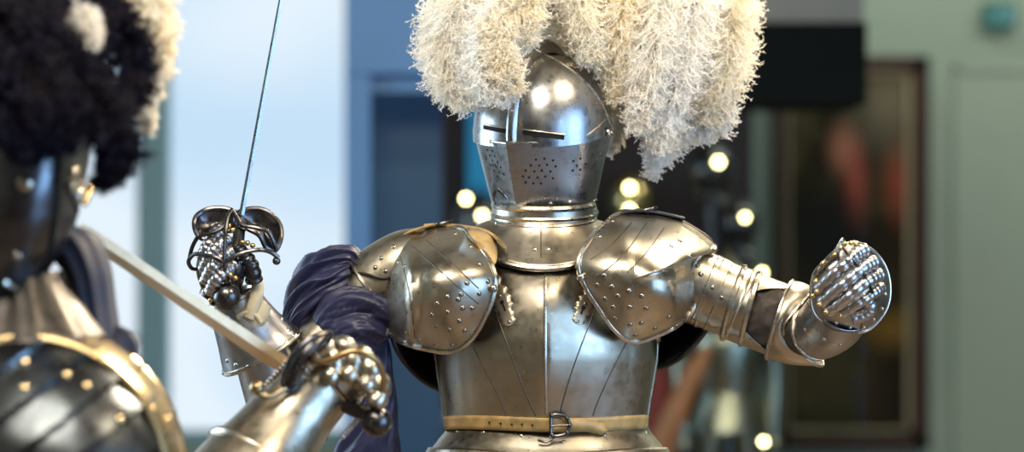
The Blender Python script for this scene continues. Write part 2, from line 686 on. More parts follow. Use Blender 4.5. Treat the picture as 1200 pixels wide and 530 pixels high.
gorget = mb.build('gorget', [STEEL, RIM, GROOVE], armor, thick=0.002)


# ---- pauldrons
def bumpL(u, v, s):
    x = smooth01((478 - u) / 26)
    return 27 * x * (1 - s * 0.5) - 14 * smooth01((486 - abs(u - 480) * 3 - 440) / 46)


mb = MB()
OL = [(512, 266, -12), (541, 268, -40), (552, 280, -72), (568, 298, -108), (579, 320, -124), (578, 345, -126), (568, 372, -122),
      (552, 398, -112), (530, 412, -100), (500, 409, -84), (472, 401, -66), (455, 386, -50), (448, 360, -42), (449, 330, -30), (456, 305, -18), (475, 283, -6), (494, 271, -2)]
rim = sheet(mb, OL, (520, 335, -150), p=2.3, bump=bumpL)
PL = mb.bvh()
rimtube(mb, rim, 2.2, 1, 0.05, 0.85)
for line in ([(500, 283), (530, 310), (560, 338)], [(484, 290), (520, 322), (560, 356)], [(470, 301), (480, 340), (486, 395)]):
    drape(mb, PL, line, 1.3, mat=2, off=0.35)
RV = [(475, 313), (468, 308), (562, 310), (547, 332), (540, 345), (524, 348), (537, 351), (512, 356), (542, 361), (553, 361), (561, 344), (524, 366),
      (506, 369), (538, 376), (511, 382), (526, 386), (544, 387), (478, 391), (491, 398), (509, 404), (529, 404), (534, 275), (552, 290), (571, 330)]
rivets(mb, PL, RV, 2.9, mat=3)
pl = mb.build('pauldron', [STEEL, RIM, GROOVE, RIVET], armor, thick=0.0018)


def bumpR(u, v, s):
    # sharp fold at u ~ 788 below v 300, concave wing outside it
    a = smooth01((v - 296) / 30)
    x = (u - 789)
    return a * (-20 * max(0, 1 - (-x / 45 if x < 0 else x / 10)) + 34 * smooth01(x / 24) * (1 - 0.6 * s))


mb = MB()
OR = [(724, 252, -52), (752, 251, -20), (785, 256, -8), (812, 268, -8), (838, 290, -22), (822, 298, -40), (812, 312, -52), (816, 335, -58),
      (812, 362, -62), (795, 380, -68), (770, 393, -80), (742, 401, -96), (722, 388, -112), (703, 362, -122), (686, 335, -128), (678, 308, -128), (692, 280, -110), (708, 264, -84)]
rim = sheet(mb, OR, (742, 328, -152), p=2.3, bump=bumpR)
PR = mb.bvh()
rimtube(mb, rim, 2.2, 1, 0.22, 1.03)
for line in ([(758, 262), (730, 300), (700, 325)], [(778, 268), (755, 300), (735, 320)], [(740, 262), (715, 290), (692, 305)]):
    drape(mb, PR, line, 1.3, mat=2, off=0.35)
RV = [(708, 323), (700, 334), (717, 336), (709, 350), (724, 347), (737, 341), (752, 347), (719, 360), (738, 360), (757, 361), (721, 373), (738, 380), (751, 378),
      (767, 384), (744, 392), (783, 371), (786, 290), (796, 284), (718, 260), (819, 272), (808, 300), (703, 278)]
rivets(mb, PR, RV, 3.0, mat=3)
mb.build('pauldron', [STEEL, RIM, GROOVE, RIVET], armor, thick=0.0018)

# rear plates of both pauldrons, curving round behind the arms
for OB, C in (([(512, 266, -8), (545, 268, 10), (575, 300, 60), (580, 360, 78), (560, 425, 82), (530, 457, 70), (505, 452, 50), (480, 432, 24), (462, 402, -2), (452, 350, -4), (456, 306, -8), (478, 281, -6)], (520, 350, 120)),
              ([(724, 252, -40), (752, 251, -12), (785, 256, -4), (812, 268, -4), (836, 290, -10), (836, 340, 0), (832, 378, 4), (806, 412, 24), (775, 430, 55), (735, 425, 78), (705, 380, 85), (692, 300, 60)], (755, 340, 118))):
    mb = MB()
    rim = sheet(mb, OB, C, p=2.3)
    rimtube(mb, rim, 1.8, 1)
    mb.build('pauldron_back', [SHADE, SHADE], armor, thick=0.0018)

# shoulder straps (leather, buckled on top)
for pts, tail in (([(588, 286, -92), (574, 274, -62), (556, 268, -30), (520, 264, -14), (498, 265, -10)], [(505, 264, -18), (492, 268, -24), (480, 272, -20), (468, 278, -16)]),
                  ([(700, 272, -92), (712, 262, -60), (730, 250, -40), (760, 248, -14), (800, 256, -2)], [(760, 250, -22), (748, 246, -20), (738, 249, -24), (728, 252, -34)])):
    mb = MB()
    sweep(mb, pts, [(2.5, 9)] * len(pts), n=30, seg=10)
    sweep(mb, tail, [(1.8, 6), (1.8, 6), (1.6, 5), (0.8, 3)], n=16, seg=8)
    st = mb.build('shoulder_strap', DLEATHER if pts[0][0] > 640 else LEATHER, armor)
    mb = MB()
    p0 = pts[3]
    tube(mb, [(p0[0] - 8, p0[1] - 1, p0[2] - 9), (p0[0] + 6, p0[1] - 4, p0[2] - 10), (p0[0] + 8, p0[1] - 4, p0[2] + 8), (p0[0] - 8, p0[1] - 1, p0[2] + 8)], 1.8, n=30, closed=True)
    mb.build('buckle', DARK, st)
# tan strap that runs from the pauldron down under the gorget edge
mb = MB()
sheet(mb, [(549, 272, -70), (562, 270, -62), (578, 280, -80), (582, 305, -112), (574, 312, -122), (562, 292, -100)], (568, 288, -104), nr=4, n=30)
mb.build('leather_tab', LEATHER, armor, thick=0.002)


# hinged hasps, pierced and lobed
def hasp(cx, cy, ang, L, W, bvh, flip=1):
    mb = MB()
    prof = [(0, 0.5), (0.08, 0.75), (0.16, 0.55), (0.22, 0.5), (0.30, 0.95), (0.38, 0.7), (0.46, 1.0), (0.56, 0.8), (0.62, 0.95), (0.70, 0.6), (0.78, 0.75), (0.86, 0.6), (0.92, 0.7), (0.98, 0.35), (1, 0.05)]
    ca, sa = math.cos(ang), math.sin(ang)
    rows = []
    for f, w in cr(prof, 44):
        row = []
        for s in (-1, -0.5, 0, 0.5, 1):
            a, b = (f - 0.5) * L, s * w * W * 0.5
            u, v = cx + a * ca - b * sa, cy + a * sa + b * ca
            l, n = hit(bvh, u, v)
            if l is None:
                l, n = P(u, v, -120), Vector((0, -1, 0))
            row.append(l + n * 2.6 * S)
        rows.append(row)
    mb.add([p for r in rows for p in r], grid_faces(len(rows), 5, False))
    hb = mb.bvh()
    q = [(cx + 0.02 * L * ca, cy + 0.02 * L * sa)]
    discs(mb, hb, q, 2.6, 1, 0.4)
    discs(mb, hb, [(cx + t * ca, cy + t * sa) for t in (L * 0.06, L * 0.1, L * 0.14, L * 0.18)], 1.3, 1, 0.4)
    rivets(mb, hb, [(cx + 0.42 * L * ca, cy + 0.42 * L * sa), (cx - 0.1 * L * ca, cy - 0.1 * L * sa)], 1.8, 2)
    return mb.build('hasp', [HASPM, BLACK, LAME], armor, thick=0.0015)


hasp(588, 353, math.radians(70), 62, 25, BREAST)
hasp(684, 360, math.radians(112), 44, 22, BREAST)
for (u, v, w) in ((578, 338, -132), (681, 325, -134)):
    mb = MB()
    ball(mb, P(u, v, w), 5 * S)
    mb.build('turning_pin', RIM, armor)


# ---- viewer-left (sword) arm
def tube_plate(name, pts, rad, mats=STEEL, rims=(0, 1), n=24, seg=48, extra=None, thick=0.0016, parent=None, rimr=2.0, ref=(0, 1, 0), mod=None):
    mb = MB()
    sweep(mb, pts, rad, n=n, seg=seg, caps=False, ref=ref, mod=mod)
    b = mb.bvh()
    if 0 in rims:
        r = mb.v[:seg]
        sweepw(mb, r + [r[0]], [rimr * S] * (seg + 1), seg=6, mat=1)
    if 1 in rims:
        r = mb.v[(n - 1) * seg:n * seg]
        sweepw(mb, r + [r[0]], [rimr * S] * (seg + 1), seg=6, mat=1)
    if extra:
        extra(mb, b)
    mm = mats if isinstance(mats, list) else [mats, RIM, GROOVE, RIVET]
    return mb.build(name, mm, parent or armor, thick=thick)


tube_plate('shoulder_lame', [(505, 318, 0), (478, 318, 0), (452, 326, 0), (434, 338, 0)], [(50, 44), (48, 44), (42, 40), (38, 38)],
           extra=lambda mb, b: rivets(mb, b, [(447, 303), (462, 290), (440, 314), (452, 318)], 2.8, 3))
tube_plate('shoulder_lame', [(446, 331, 0), (428, 345, 0), (408, 366, 0)], [(36, 36), (34, 35), (33, 34)],
           extra=lambda mb, b: rivets(mb, b, [(433, 330), (418, 342), (448, 343)], 2.8, 3))
mb = MB()
sweep(mb, [(476, 304, -30), (455, 326, -44), (430, 322, -38), (412, 318, -20)], [(2, 4), (2, 4), (2, 4), (1.5, 3)], n=24, seg=8)
mb.build('arming_strap', DLEATHER, armor)
tube_plate('rerebrace', [(412, 358, 0), (390, 384, -6), (366, 408, -12), (350, 425, -16)], [(31, 33), (30, 32), (28, 30), (28, 30)])


def cloth_blob(name, pts, rad, mat, seed, fold=0.16, freq=5, n=90, seg=130, twist=2.5, fine=0.045, parent=None):
    def mod(f, th):
        t_ = th + twist * f
        F = freq * 0.26
        a = ridge(Vector((math.cos(t_) * F, math.sin(t_) * F, f * 1.3 + seed)))
        b = ridge(Vector((math.cos(t_ - f) * F * 2.1, math.sin(t_ - f) * F * 2.1, f * 2.2 + seed * 3)))
        c_ = ridge(Vector((math.cos(t_) * F * 3.6, math.sin(t_) * F * 3.6, f * 4.5 + seed)))
        return 1 + fold * (a - 0.6) + fold * 0.5 * (b - 0.6) + fine * (c_ - 0.6)
    mb = MB()
    sweep(mb, pts, rad, n=n, seg=seg, mod=mod)
    return mb.build(name, mat, parent or armor, angle=0)


slv = cloth_blob('sleeve', [(338, 396, 4), (348, 372, 2), (366, 345, 0), (388, 322, 0), (410, 306, 0), (424, 316, 0)],
           [(6, 10), (17, 24), (30, 34), (31, 36), (18, 28), (3, 6)], NAVY, 1.7, fold=0.3, freq=6.5)
tag(slv, 'navy blue gathered cloth sleeve')
slv = cloth_blob('sleeve', [(384, 402, -14), (396, 388, -14), (412, 376, -14), (430, 372, -12), (446, 374, -8), (462, 380, 0)],
           [(26, 18), (40, 36), (45, 44), (44, 46), (36, 42), (10, 20)], NAVY, 5.1, fold=0.2, twist=1.2, freq=8)
tag(slv, 'navy blue gathered cloth sleeve')
slv = cloth_blob('sleeve', [(436, 390, 0), (440, 430, 6), (440, 480, 20), (430, 540, 30)], [(18, 20), (20, 22), (24, 20), (40, 24)], NAVY, 9.1, fold=0.2)
tag(slv, 'navy blue hanging cloth')

# couter + vambrace of the sword arm (forearm rises to the hand)
tube_plate('couter', [(330, 404, -26), (345, 414, -26), (368, 424, -24)], [(14, 16), (22, 26), (26, 30)], rimr=2.4)
VM = [(345, 520, -22), (331, 480, -34), (316, 440, -46), (303, 405, -56), (292, 375, -64)]
tube_plate('vambrace', VM, [(40, 40), (38, 38), (34, 34), (30, 31), (26, 28)], mats=[LAME, RIM, GROOVE, LAME],
           extra=lambda mb, b: (drape(mb, b, [(300, 478), (312, 483), (330, 486)], 1.6, 2, 0.4), rivets(mb, b, [(297, 470), (345, 440)], 2.4, 3)))
# gauntlet cuff
gaunt = tube_plate('gauntlet', [(306, 412, -54), (299, 400, -57), (290, 384, -62), (281, 366, -66), (273, 348, -70)], [(49, 46), (44, 42), (38, 37), (33, 32), (28, 28)],
           mats=[LAME, RIM, GROOVE, LAME], extra=lambda mb, b: rivets(mb, b, [(258, 420), (267, 423), (277, 428), (291, 430), (305, 428), (335, 402), (338, 388), (325, 360), (330, 375), (318, 414), (266, 372)], 2.6, 3))
mb = MB()
sweep(mb, [(306, 378, -98), (300, 370, -100), (290, 366, -101), (278, 372, -98)], [(3, 3)] * 4, n=20, seg=8)
sweep(mb, [(288, 384, -88), (300, 370, -92), (310, 355, -90)], [(13, 6), (14, 8), (9, 7)], n=16, seg=20)
sweep(mb, [(292, 372, -96), (300, 350, -98), (302, 335, -94), (303, 326, -90)], [(8, 8), (7.5, 7.5), (7, 7), (3, 3)], n=18, seg=16)
tag(mb.build('glove_lining', BUFF, gaunt), 'buff leather lining at wrist and thumb')


def lames(mb, pts, r0, r1, k, mat=0, depth=1.0, sharp=0.18):
    """articulated finger: k overlapping rings along the path"""
    n = k * 7
    path = [P(*p) for p in cr(pts, n)]
    rr = []
    for i in range(n):
        f = (i % 7) / 6
        r = r0 + (r1 - r0) * i / (n - 1)
        g_ = 1 - sharp + 1.3 * sharp * math.sin(PI * (0.12 + 0.8 * f)) ** 0.7
        rr.append((r * g_ * S, r * depth * g_ * S))
    rr[-1] = (r1 * 0.5 * S, r1 * 0.5 * S)
    sweepw(mb, path, rr, seg=14, mat=mat)


# hand back plate
mb = MB()
rim = sheet(mb, [(232, 322, -78), (234, 300, -86), (246, 280, -92), (262, 272, -94), (276, 292, -84), (282, 330, -72), (285, 362, -62), (262, 366, -66), (244, 350, -72)], (258, 320, -104), p=2)
rimtube(mb, rim, 1.6, 1)
sweep(mb, [(252, 352, -66), (262, 330, -70), (270, 300, -72), (276, 280, -74)], [(20, 14), (22, 18), (20, 16), (10, 10)], n=24, seg=24)
for u, v, w in [(262, 268, -122), (268, 265, -120), (272, 270, -122), (290, 285, -112), (296, 288, -110), (284, 284, -112), (270, 322, -132), (276, 326, -130), (236, 330, -90), (240, 342, -88), (247, 352, -84), (256, 362, -80)]:
    ball(mb, P(u, v, w), 3.1 * S, 2, seg=10, rings=6)
hand = mb.build('hand_plate', [DARK, RIM, BRASS], gaunt)
for k, pts in enumerate(([(262, 268, -112), (251, 277, -118), (243, 290, -120), (238, 303, -114)],
                         [(268, 280, -118), (254, 290, -126), (245, 303, -126), (240, 316, -118)],
                         [(272, 294, -122), (258, 304, -130), (248, 316, -130), (242, 330, -120)],
                         [(276, 310, -122), (263, 319, -130), (252, 330, -130), (248, 342, -118)])):
    mb = MB()
    lames(mb, pts, 6.8, 8.2, 8)
    mb.build('finger', LAME, gaunt)
mb = MB()
lames(mb, [(298, 330, -104), (294, 312, -112), (285, 298, -116), (276, 290, -118)], 10, 8, 7)
mb.build('thumb', DARK, gaunt)

# ---- viewer-right arm
SH = [(808, 334, -10), (830, 342, -12)]
tube_plate('shoulder_lame', [(800, 330, -8), (818, 337, -10), (832, 343, -12)], [(44, 44), (43, 44), (41.5, 42)],
           extra=lambda mb, b: rivets(mb, b, [(821, 322), (817, 312), (831, 366)], 2.9, 3))
tube_plate('shoulder_lame', [(826, 340, -12), (838, 345, -13), (850, 350, -14)], [(42.5, 43), (42, 42), (40.5, 41)], rims=(0,), rimr=0.8,
           extra=lambda mb, b: rivets(mb, b, [(835, 337)], 2.9, 3))
tube_plate('shoulder_lame', [(842, 347, -14), (856, 353, -15), (868, 358, -16)], [(41.5, 42), (41, 41), (40, 40)], rims=(0, 1), rimr=1.0,
           extra=lambda mb, b: rivets(mb, b, [(846, 349)], 2.9, 3))
rere = tube_plate('rerebrace', [(860, 355, -15), (866, 357, -16), (872, 360, -17), (879, 362, -18)], [(43.5, 43), (42, 42), (42, 42), (43, 43)], rimr=2.6,
           extra=lambda mb, b: None)
mb = MB()
for cu, cv, r in ((865, 357, 43),):
    c = P(cu, cv, -15)
    ax = (P(900, 371, -18) - P(860, 355, -15)).normalized()
    a = ax.orthogonal().normalized()
    bb = ax.cross(a)
    ring = [c + (a * math.cos(t) + bb * math.sin(t)) * r * S for t in np.linspace(0, 2 * PI, 61)]
    sweepw(mb, ring, [2.0 * S] * 61, seg=8)
mb.build('roped_ridge', RIM, rere)
slv = cloth_blob('sleeve', [(880, 362, -18), (895, 369, -20), (915, 378, -26), (940, 388, -36), (958, 392, -44)], [(36, 36), (41, 42), (38, 38), (22, 22), (10, 10)], BCLOTH, 3.3, fold=0.10, freq=4, twist=0.5, fine=0.02)
tag(slv, 'dark brown cloth lining the elbow')
# plate bridging over and under the cloth, with the half-moon cut-out towards the viewer
mb = MB()
c0, c1 = P(877, 362, -17), P(925, 380, -28)
ax = (c1 - c0).normalized()
a = Vector((0, -1, 0)) - ax * ax.dot(Vector((0, -1, 0)))
a.normalize()
bb = ax.cross(a)
vs = []
NA = 64
for i in range(13):
    for j in range(NA + 1):
        t = math.radians(20) + (2 * PI - math.radians(40)) * j / NA
        f = i / 12
        edge = min(t, 2 * PI - t) - math.radians(20)
        f2 = f * (0.02 + 0.98 * smooth01(edge / 1.1))
        c = c0 + (c1 - c0) * f2
        vs.append(c + (a * math.cos(t) + bb * math.sin(t)) * 43.0 * S)
mb.add(vs, grid_faces(13, NA + 1, False))
mb.build('elbow_lame', [STEEL], armor, thick=0.0016)

# couter: open funnel, rim facing right with deeper lower lip
mb = MB()
ax = Vector((0.90, -0.22, -0.30)).normalized()
c0 = P(914, 375, -24)
upv = (Vector((0, 0, 1)) - ax * ax.z).normalized()
sd = ax.cross(upv)
vs = []
NC = 72
for i in range(14):
    f = i / 13
    for j in range(NC):
        t = 2 * PI * j / NC
        up_, low = max(0, math.cos(t)), max(0, -math.cos(t))
        ln = 15 + 44 * low ** 2 + 14 * up_ - 4 * max(0, math.sin(t)) + 26 * max(0, -math.sin(t))
        r = 46 + 3 * math.sin(f * PI) - 3 * f - 8 * f * low
        vs.append(c0 + (ax * ln * f + upv * math.cos(t) * r * 1.04 + sd * math.sin(t) * r * 0.92) * S)
mb.add(vs, grid_faces(14, NC, True))
cen = c0 + ax * 20 * S
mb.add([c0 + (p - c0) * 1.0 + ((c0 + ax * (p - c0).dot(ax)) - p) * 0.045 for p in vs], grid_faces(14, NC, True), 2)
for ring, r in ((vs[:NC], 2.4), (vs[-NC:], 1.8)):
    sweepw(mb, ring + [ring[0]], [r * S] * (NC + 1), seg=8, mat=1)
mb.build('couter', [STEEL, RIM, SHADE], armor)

# forearm + gauntlet
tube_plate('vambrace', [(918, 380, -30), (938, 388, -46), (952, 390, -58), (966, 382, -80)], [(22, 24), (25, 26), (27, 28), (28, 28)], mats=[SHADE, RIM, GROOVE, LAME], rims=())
g2 = tube_plate('gauntlet', [(954, 390, -60), (963, 386, -72), (976, 375, -92), (986, 360, -108)], [(30, 30), (33, 33), (35, 35), (33, 34)], mats=[HELM, RIM, GROOVE, LAME], rims=(0,),
                extra=lambda mb, b: (drape(mb, b, [(945, 353), (957, 368), (975, 385), (1000, 388)], 1.8, 2, 0.4), rivets(mb, b, [(944, 387), (966, 398), (984, 404), (934, 364)], 2.4, 3)))
mb = MB()
OF = [(978, 300, -140), (982, 290, -142), (1000, 284, -138), (1018, 290, -128), (1032, 303, -118), (1041, 322, -112), (1043, 346, -110), (1037, 366, -110), (1022, 384, -112), (1006, 390, -118), (984, 386, -126),
      (962, 376, -128), (952, 362, -130), (950, 340, -134), (954, 320, -136), (965, 308, -140)]
rim = sheet(mb, OF, (998, 338, -150), p=2.6)
HB = mb.bvh()
rimtube(mb, rim, 1.6, 1)
# back of the closed fist
sheet(mb, [(q[0], q[1], q[2] + 3) for q in OF], (998, 340, -84), p=2.6)
drape(mb, HB, [(1007, 352), (1012, 366), (1008, 388)], 1.5, 2, 0.5)
rivets(mb, HB, [(1038, 345), (1034, 362), (1024, 375), (1012, 384), (996, 384), (980, 379)], 2.0, 1)
for u, v, w in [(957, 342, -170), (960, 357, -172), (968, 366, -170), (984, 370, -166), (990, 286, -150), (997, 285, -150), (1003, 286, -150), (985, 291, -152), (978, 299, -150), (964, 309, -146), (956, 330, -150), (952, 347, -146), (1000, 293, -156)]:
    ball(mb, P(u, v, w - 8), 2.9 * S, 3, seg=10, rings=6)
sweep(mb, [(989, 292, -176), (1000, 306, -188), (1011, 321, -190), (1019, 335, -186), (1025, 350, -168)], [(1.6, 6)] * 5, n=30, seg=8, mat=4)
mb.build('hand_plate', [HELM, RIM, GROOVE, BRASS, SHADE], g2)
mb = MB()
sheet(mb, [(986, 279, -150), (990, 283, -146), (985, 295, -140), (972, 308, -138), (960, 322, -138), (956, 322, -142), (966, 304, -148), (978, 292, -152)], (975, 300, -150), p=1.5, nr=6, n=40)
mb.build('cuff_flange', [RIM], g2, thick=0.0015)
F4 = [([(1014, 292, -164), (1005, 297, -172), (995, 306, -176), (977, 322, -172), (958, 341, -158)], 8.0),
      ([(1024, 307, -162), (1016, 311, -172), (1005, 319, -180), (984, 337, -178), (962, 356, -162)], 8.2),
      ([(1031, 322, -158), (1023, 326, -170), (1012, 333, -180), (992, 350, -178), (970, 366, -162)], 7.8),
      ([(1033, 338, -150), (1027, 341, -162), (1019, 347, -170), (1004, 357, -170), (986, 368, -158)], 7.0)]
for pts, r in F4:
    mb = MB()
    pts = [(a_, b_, c_ - 10) for a_, b_, c_ in pts]
    lames(mb, pts, r * 0.93, r * 0.84, 9, sharp=0.2)
    mb.build('finger', LAME, g2)
mb = MB()
lames(mb, [(1016, 352, -154), (1020, 362, -150), (1012, 370, -148), (998, 374, -148)], 8, 6.5, 6, sharp=0.1)
mb.build('thumb', LAME, g2)

# ---- helmet (built upright, then turned towards the viewer's left)
HC = P(637, 152, 8)
HR = Matrix.Rotation(math.radians(2.5), 4, 'Y') @ Matrix.Rotation(math.radians(-26), 4, 'Z') @ Matrix.Rotation(math.radians(7), 4, 'X')


def H(x, y, z):
    return HC + (HR @ Vector((x, y, z))) * S


def plan(th, a, f, b, p):
    s, c = math.sin(th), math.cos(th)
    if c >= 0:
        r = (abs(s / a) ** p + abs(c / f) ** p) ** (-1 / p)
    else:
        r = 1 / math.sqrt((s / a) ** 2 + (c / b) ** 2)
    return r * s, -r * c


def prow_plan(th, a, f, b):
    s, c = math.sin(th), math.cos(th)
    if c < 0:
        return plan(th, a, f, b, 2.0)
    rl = 1 / (abs(s) / (1.75 * a) + c / f)
    re = 1 / math.sqrt((s / a) ** 2 + (c / (f * 1.12)) ** 2)
    r = (rl ** -9 + re ** -9) ** (-1 / 9)
    return r * s, -r * c


def skull_pt(th, ph, g=0):
    x, y = plan(th, 79 + g, 84 + g, 88 + g, 2.0)
    c = math.cos(ph) ** 0.8 if ph < PI / 2 else 0
    return H(x * c, y * c + 4 * math.sin(ph), (88 + g) * math.sin(ph))


mb = MB()
vs = []
for i in range(33):
    ph = (PI / 2 - 0.001) * i / 32
    for j in range(120):
        vs.append(skull_pt(2 * PI * j / 120, ph))
mb.add(vs, grid_faces(33, 120, True))
# skirt under the dome: neck guard behind, hidden behind the visor in front
vs = []
for i in range(16):
    f = i / 15
    z = 2 - 98 * f
    for j in range(120):
        th = 2 * PI * j / 120
        a = 79 - 22 * smooth01(f * 1.15)
        x, y = plan(th, a, a + 3, a + 7, 2.0)
        vs.append(H(x, y, z))
mb.add(vs, grid_faces(16, 120, True))
helmet = mb.build('helmet', [HELM, RIM], armor)

# front brow plate, over the skull, edge running from the crown to the pivots
mb = MB()
vs = []
NB = 81
for i in range(25):
    for j in range(NB):
        q = -1 + 2 * j / (NB - 1)
        th = math.radians(98) * q
        phmax = math.radians(84) * math.cos(q * PI / 2) ** 0.92 + 0.03
        ph = -0.16 * (1 - abs(q) ** 3) * (1 - i / 24) + phmax * (i / 24)
        if ph < 0:
            x, y = plan(th, 82, 87, 88, 2.0)
            vs.append(H(x, y, 90 * math.sin(ph)))
        else:
            vs.append(skull_pt(th, ph, 2.6))
mb.add(vs, grid_faces(25, NB, False))
top = vs[-NB:]
sweepw(mb, top, [1.5 * S] * NB, seg=6, mat=1)
BROW = mb.bvh()
for line in ([(567, 151), (585, 154.5), (604, 157.5)], [(613, 157.5), (640, 161), (661, 163.5)]):
    drape(mb, BROW, [(a_, b_ - 2) for a_, b_ in line], 5.0, 2, 0.9, n=24, rise=0.2)
    drape(mb, BROW, [(a_, b_ - 5.5) for a_, b_ in line], 2.2, 1, 1.2, n=24, tubeit=True)
brow = mb.build('brow_plate', [HELM, RIM, BLACK], helmet)

# comb
mb = MB()
vs = []
NK = 60
for i in range(NK):
    f = i / (NK - 1)
    a = math.radians(-8 + 168 * f)
    h = 6.5 + 9 * smooth01((f - 0.2) / 0.38) - 10 * smooth01((f - 0.62) / 0.3)
    hw = 7.0 + 1.5 * smooth01(f / 0.5)
    for k in range(7):
        s = -1 + k / 3
        r = 2.2 + h * (1 - s * s) ** 0.7
        y = -(84 + r) * math.cos(a) if a < PI / 2 else -(88 + r) * math.cos(a)
        vs.append(H(s * hw, y + 4 * math.sin(a), (88 + r) * math.sin(a)))
mb.add(vs, grid_faces(NK, 7, False))
mb.build('comb', [HELM], helmet, angle=60)
# plume holder tube at the back of the comb
mb = MB()
sweepw(mb, [H(0, 66, 66), H(0, 80, 84), H(0, 90, 104)], [7 * S, 7 * S, 9 * S], seg=16)
mb.build('plume_socket', [RIM], helmet)

# visor (face defence) with a sharp prow
mb = MB()
vs = []
NV = 121
ZR = 30
for i in range(ZR + 2):
    f = max(0, (i - 1)) / ZR
    for j in range(NV):
        q = -1 + 2 * j / (NV - 1)
        th = math.radians(103) * (abs(q) ** 1.1) * (1 if q > 0 else -1)
        up = smooth01((abs(th) - math.radians(44)) / math.radians(56))
        ztop = -9 + 26 * up
        zbot = -96 - 4 * math.cos(th) + 6 * up
        z = ztop + (zbot - ztop) * f
        g = -z / 100
        a = 81 - 23 * max(0, g)
        fr = 106 - 34 * max(0, g) ** 1.15
        pw = 1.30 + 0.5 * smooth01((g - 0.55) / 0.45)
        x, y = prow_plan(th, a, fr, a + 6)
        if i == 0:
            k = 0.90
            vs.append(H(x * k, y * k, z + 3))
        else:
            vs.append(H(x, y, z))
mb.add(vs, grid_faces(ZR + 2, NV, False))
VIS = mb.bvh()
edge = vs[NV:2 * NV]
sweepw(mb, edge, [1.3 * S] * NV, seg=6, mat=1)
bot = vs[-NV:]
sweepw(mb, bot, [2.4 * S] * NV, seg=8, mat=1)
mid = vs[-3 * NV:-2 * NV]
sweepw(mb, mid, [1.5 * S] * NV, seg=8, mat=1)
rivets(mb, VIS, [(575, 166), (645, 239), (668, 237)], 2.2, 1)
hl = []
for i, (u, v) in enumerate([(628, 187), (638, 186), (648, 188), (622, 194), (632, 194), (641, 193), (651, 195), (616, 200), (626, 201), (635, 200), (645, 201), (613, 207), (620, 208), (630, 208), (639, 207), (648, 209), (616, 214), (625, 215), (634, 215),
                            (571, 176), (577, 177), (574, 182), (580, 183), (570, 186), (577, 188), (583, 190), (575, 193), (581, 195), (587, 196), (579, 200), (585, 202), (583, 207), (590, 204), (578, 194),
                            (672, 189), (680, 186), (676, 194), (686, 192), (680, 199), (671, 200)]):
    hl.append((u, v))
discs(mb, VIS, hl, 1.5, 2, 0.4)
visor = mb.build('visor', [HELM, RIM, BLACK], helmet, angle=14)
# pivots, hook
for s in (-1, 1):
    mb = MB()
    c = H(84 * s, 2, -2)
    nrm = (HR @ Vector((s, 0, 0)))
    dome(mb, c, nrm, 6.5 * S, h=0.5, seg=16)
    dome(mb, c + nrm * 2.5 * S, nrm, 3.0 * S, h=0.8)
    mb.build('visor_pivot', [RIM], visor)
mb = MB()
tube(mb, [(582, 240, -62), (579, 228, -66), (583, 222, -70), (589, 227, -72), (594, 233, -70)], 1.8)
mb.build('visor_hook', DARK, visor)
# bottom locking collar of the helmet
mb = MB()
vs = []
for i, (z, g) in enumerate([(-90, 0), (-95, 2), (-99, 4), (-103, 3), (-107, 0), (-110, -1)]):
    for j in range(96):
        th = 2 * PI * j / 96
        x, y = plan(th, 59 + g, 66 + g, 62 + g, 1.9)
        vs.append(H(x, y, z - 1.5 * math.cos(th)))
mb.add(vs, grid_faces(6, 96, True))
mb.build('neck_ring', [HELM], helmet, thick=0.001)

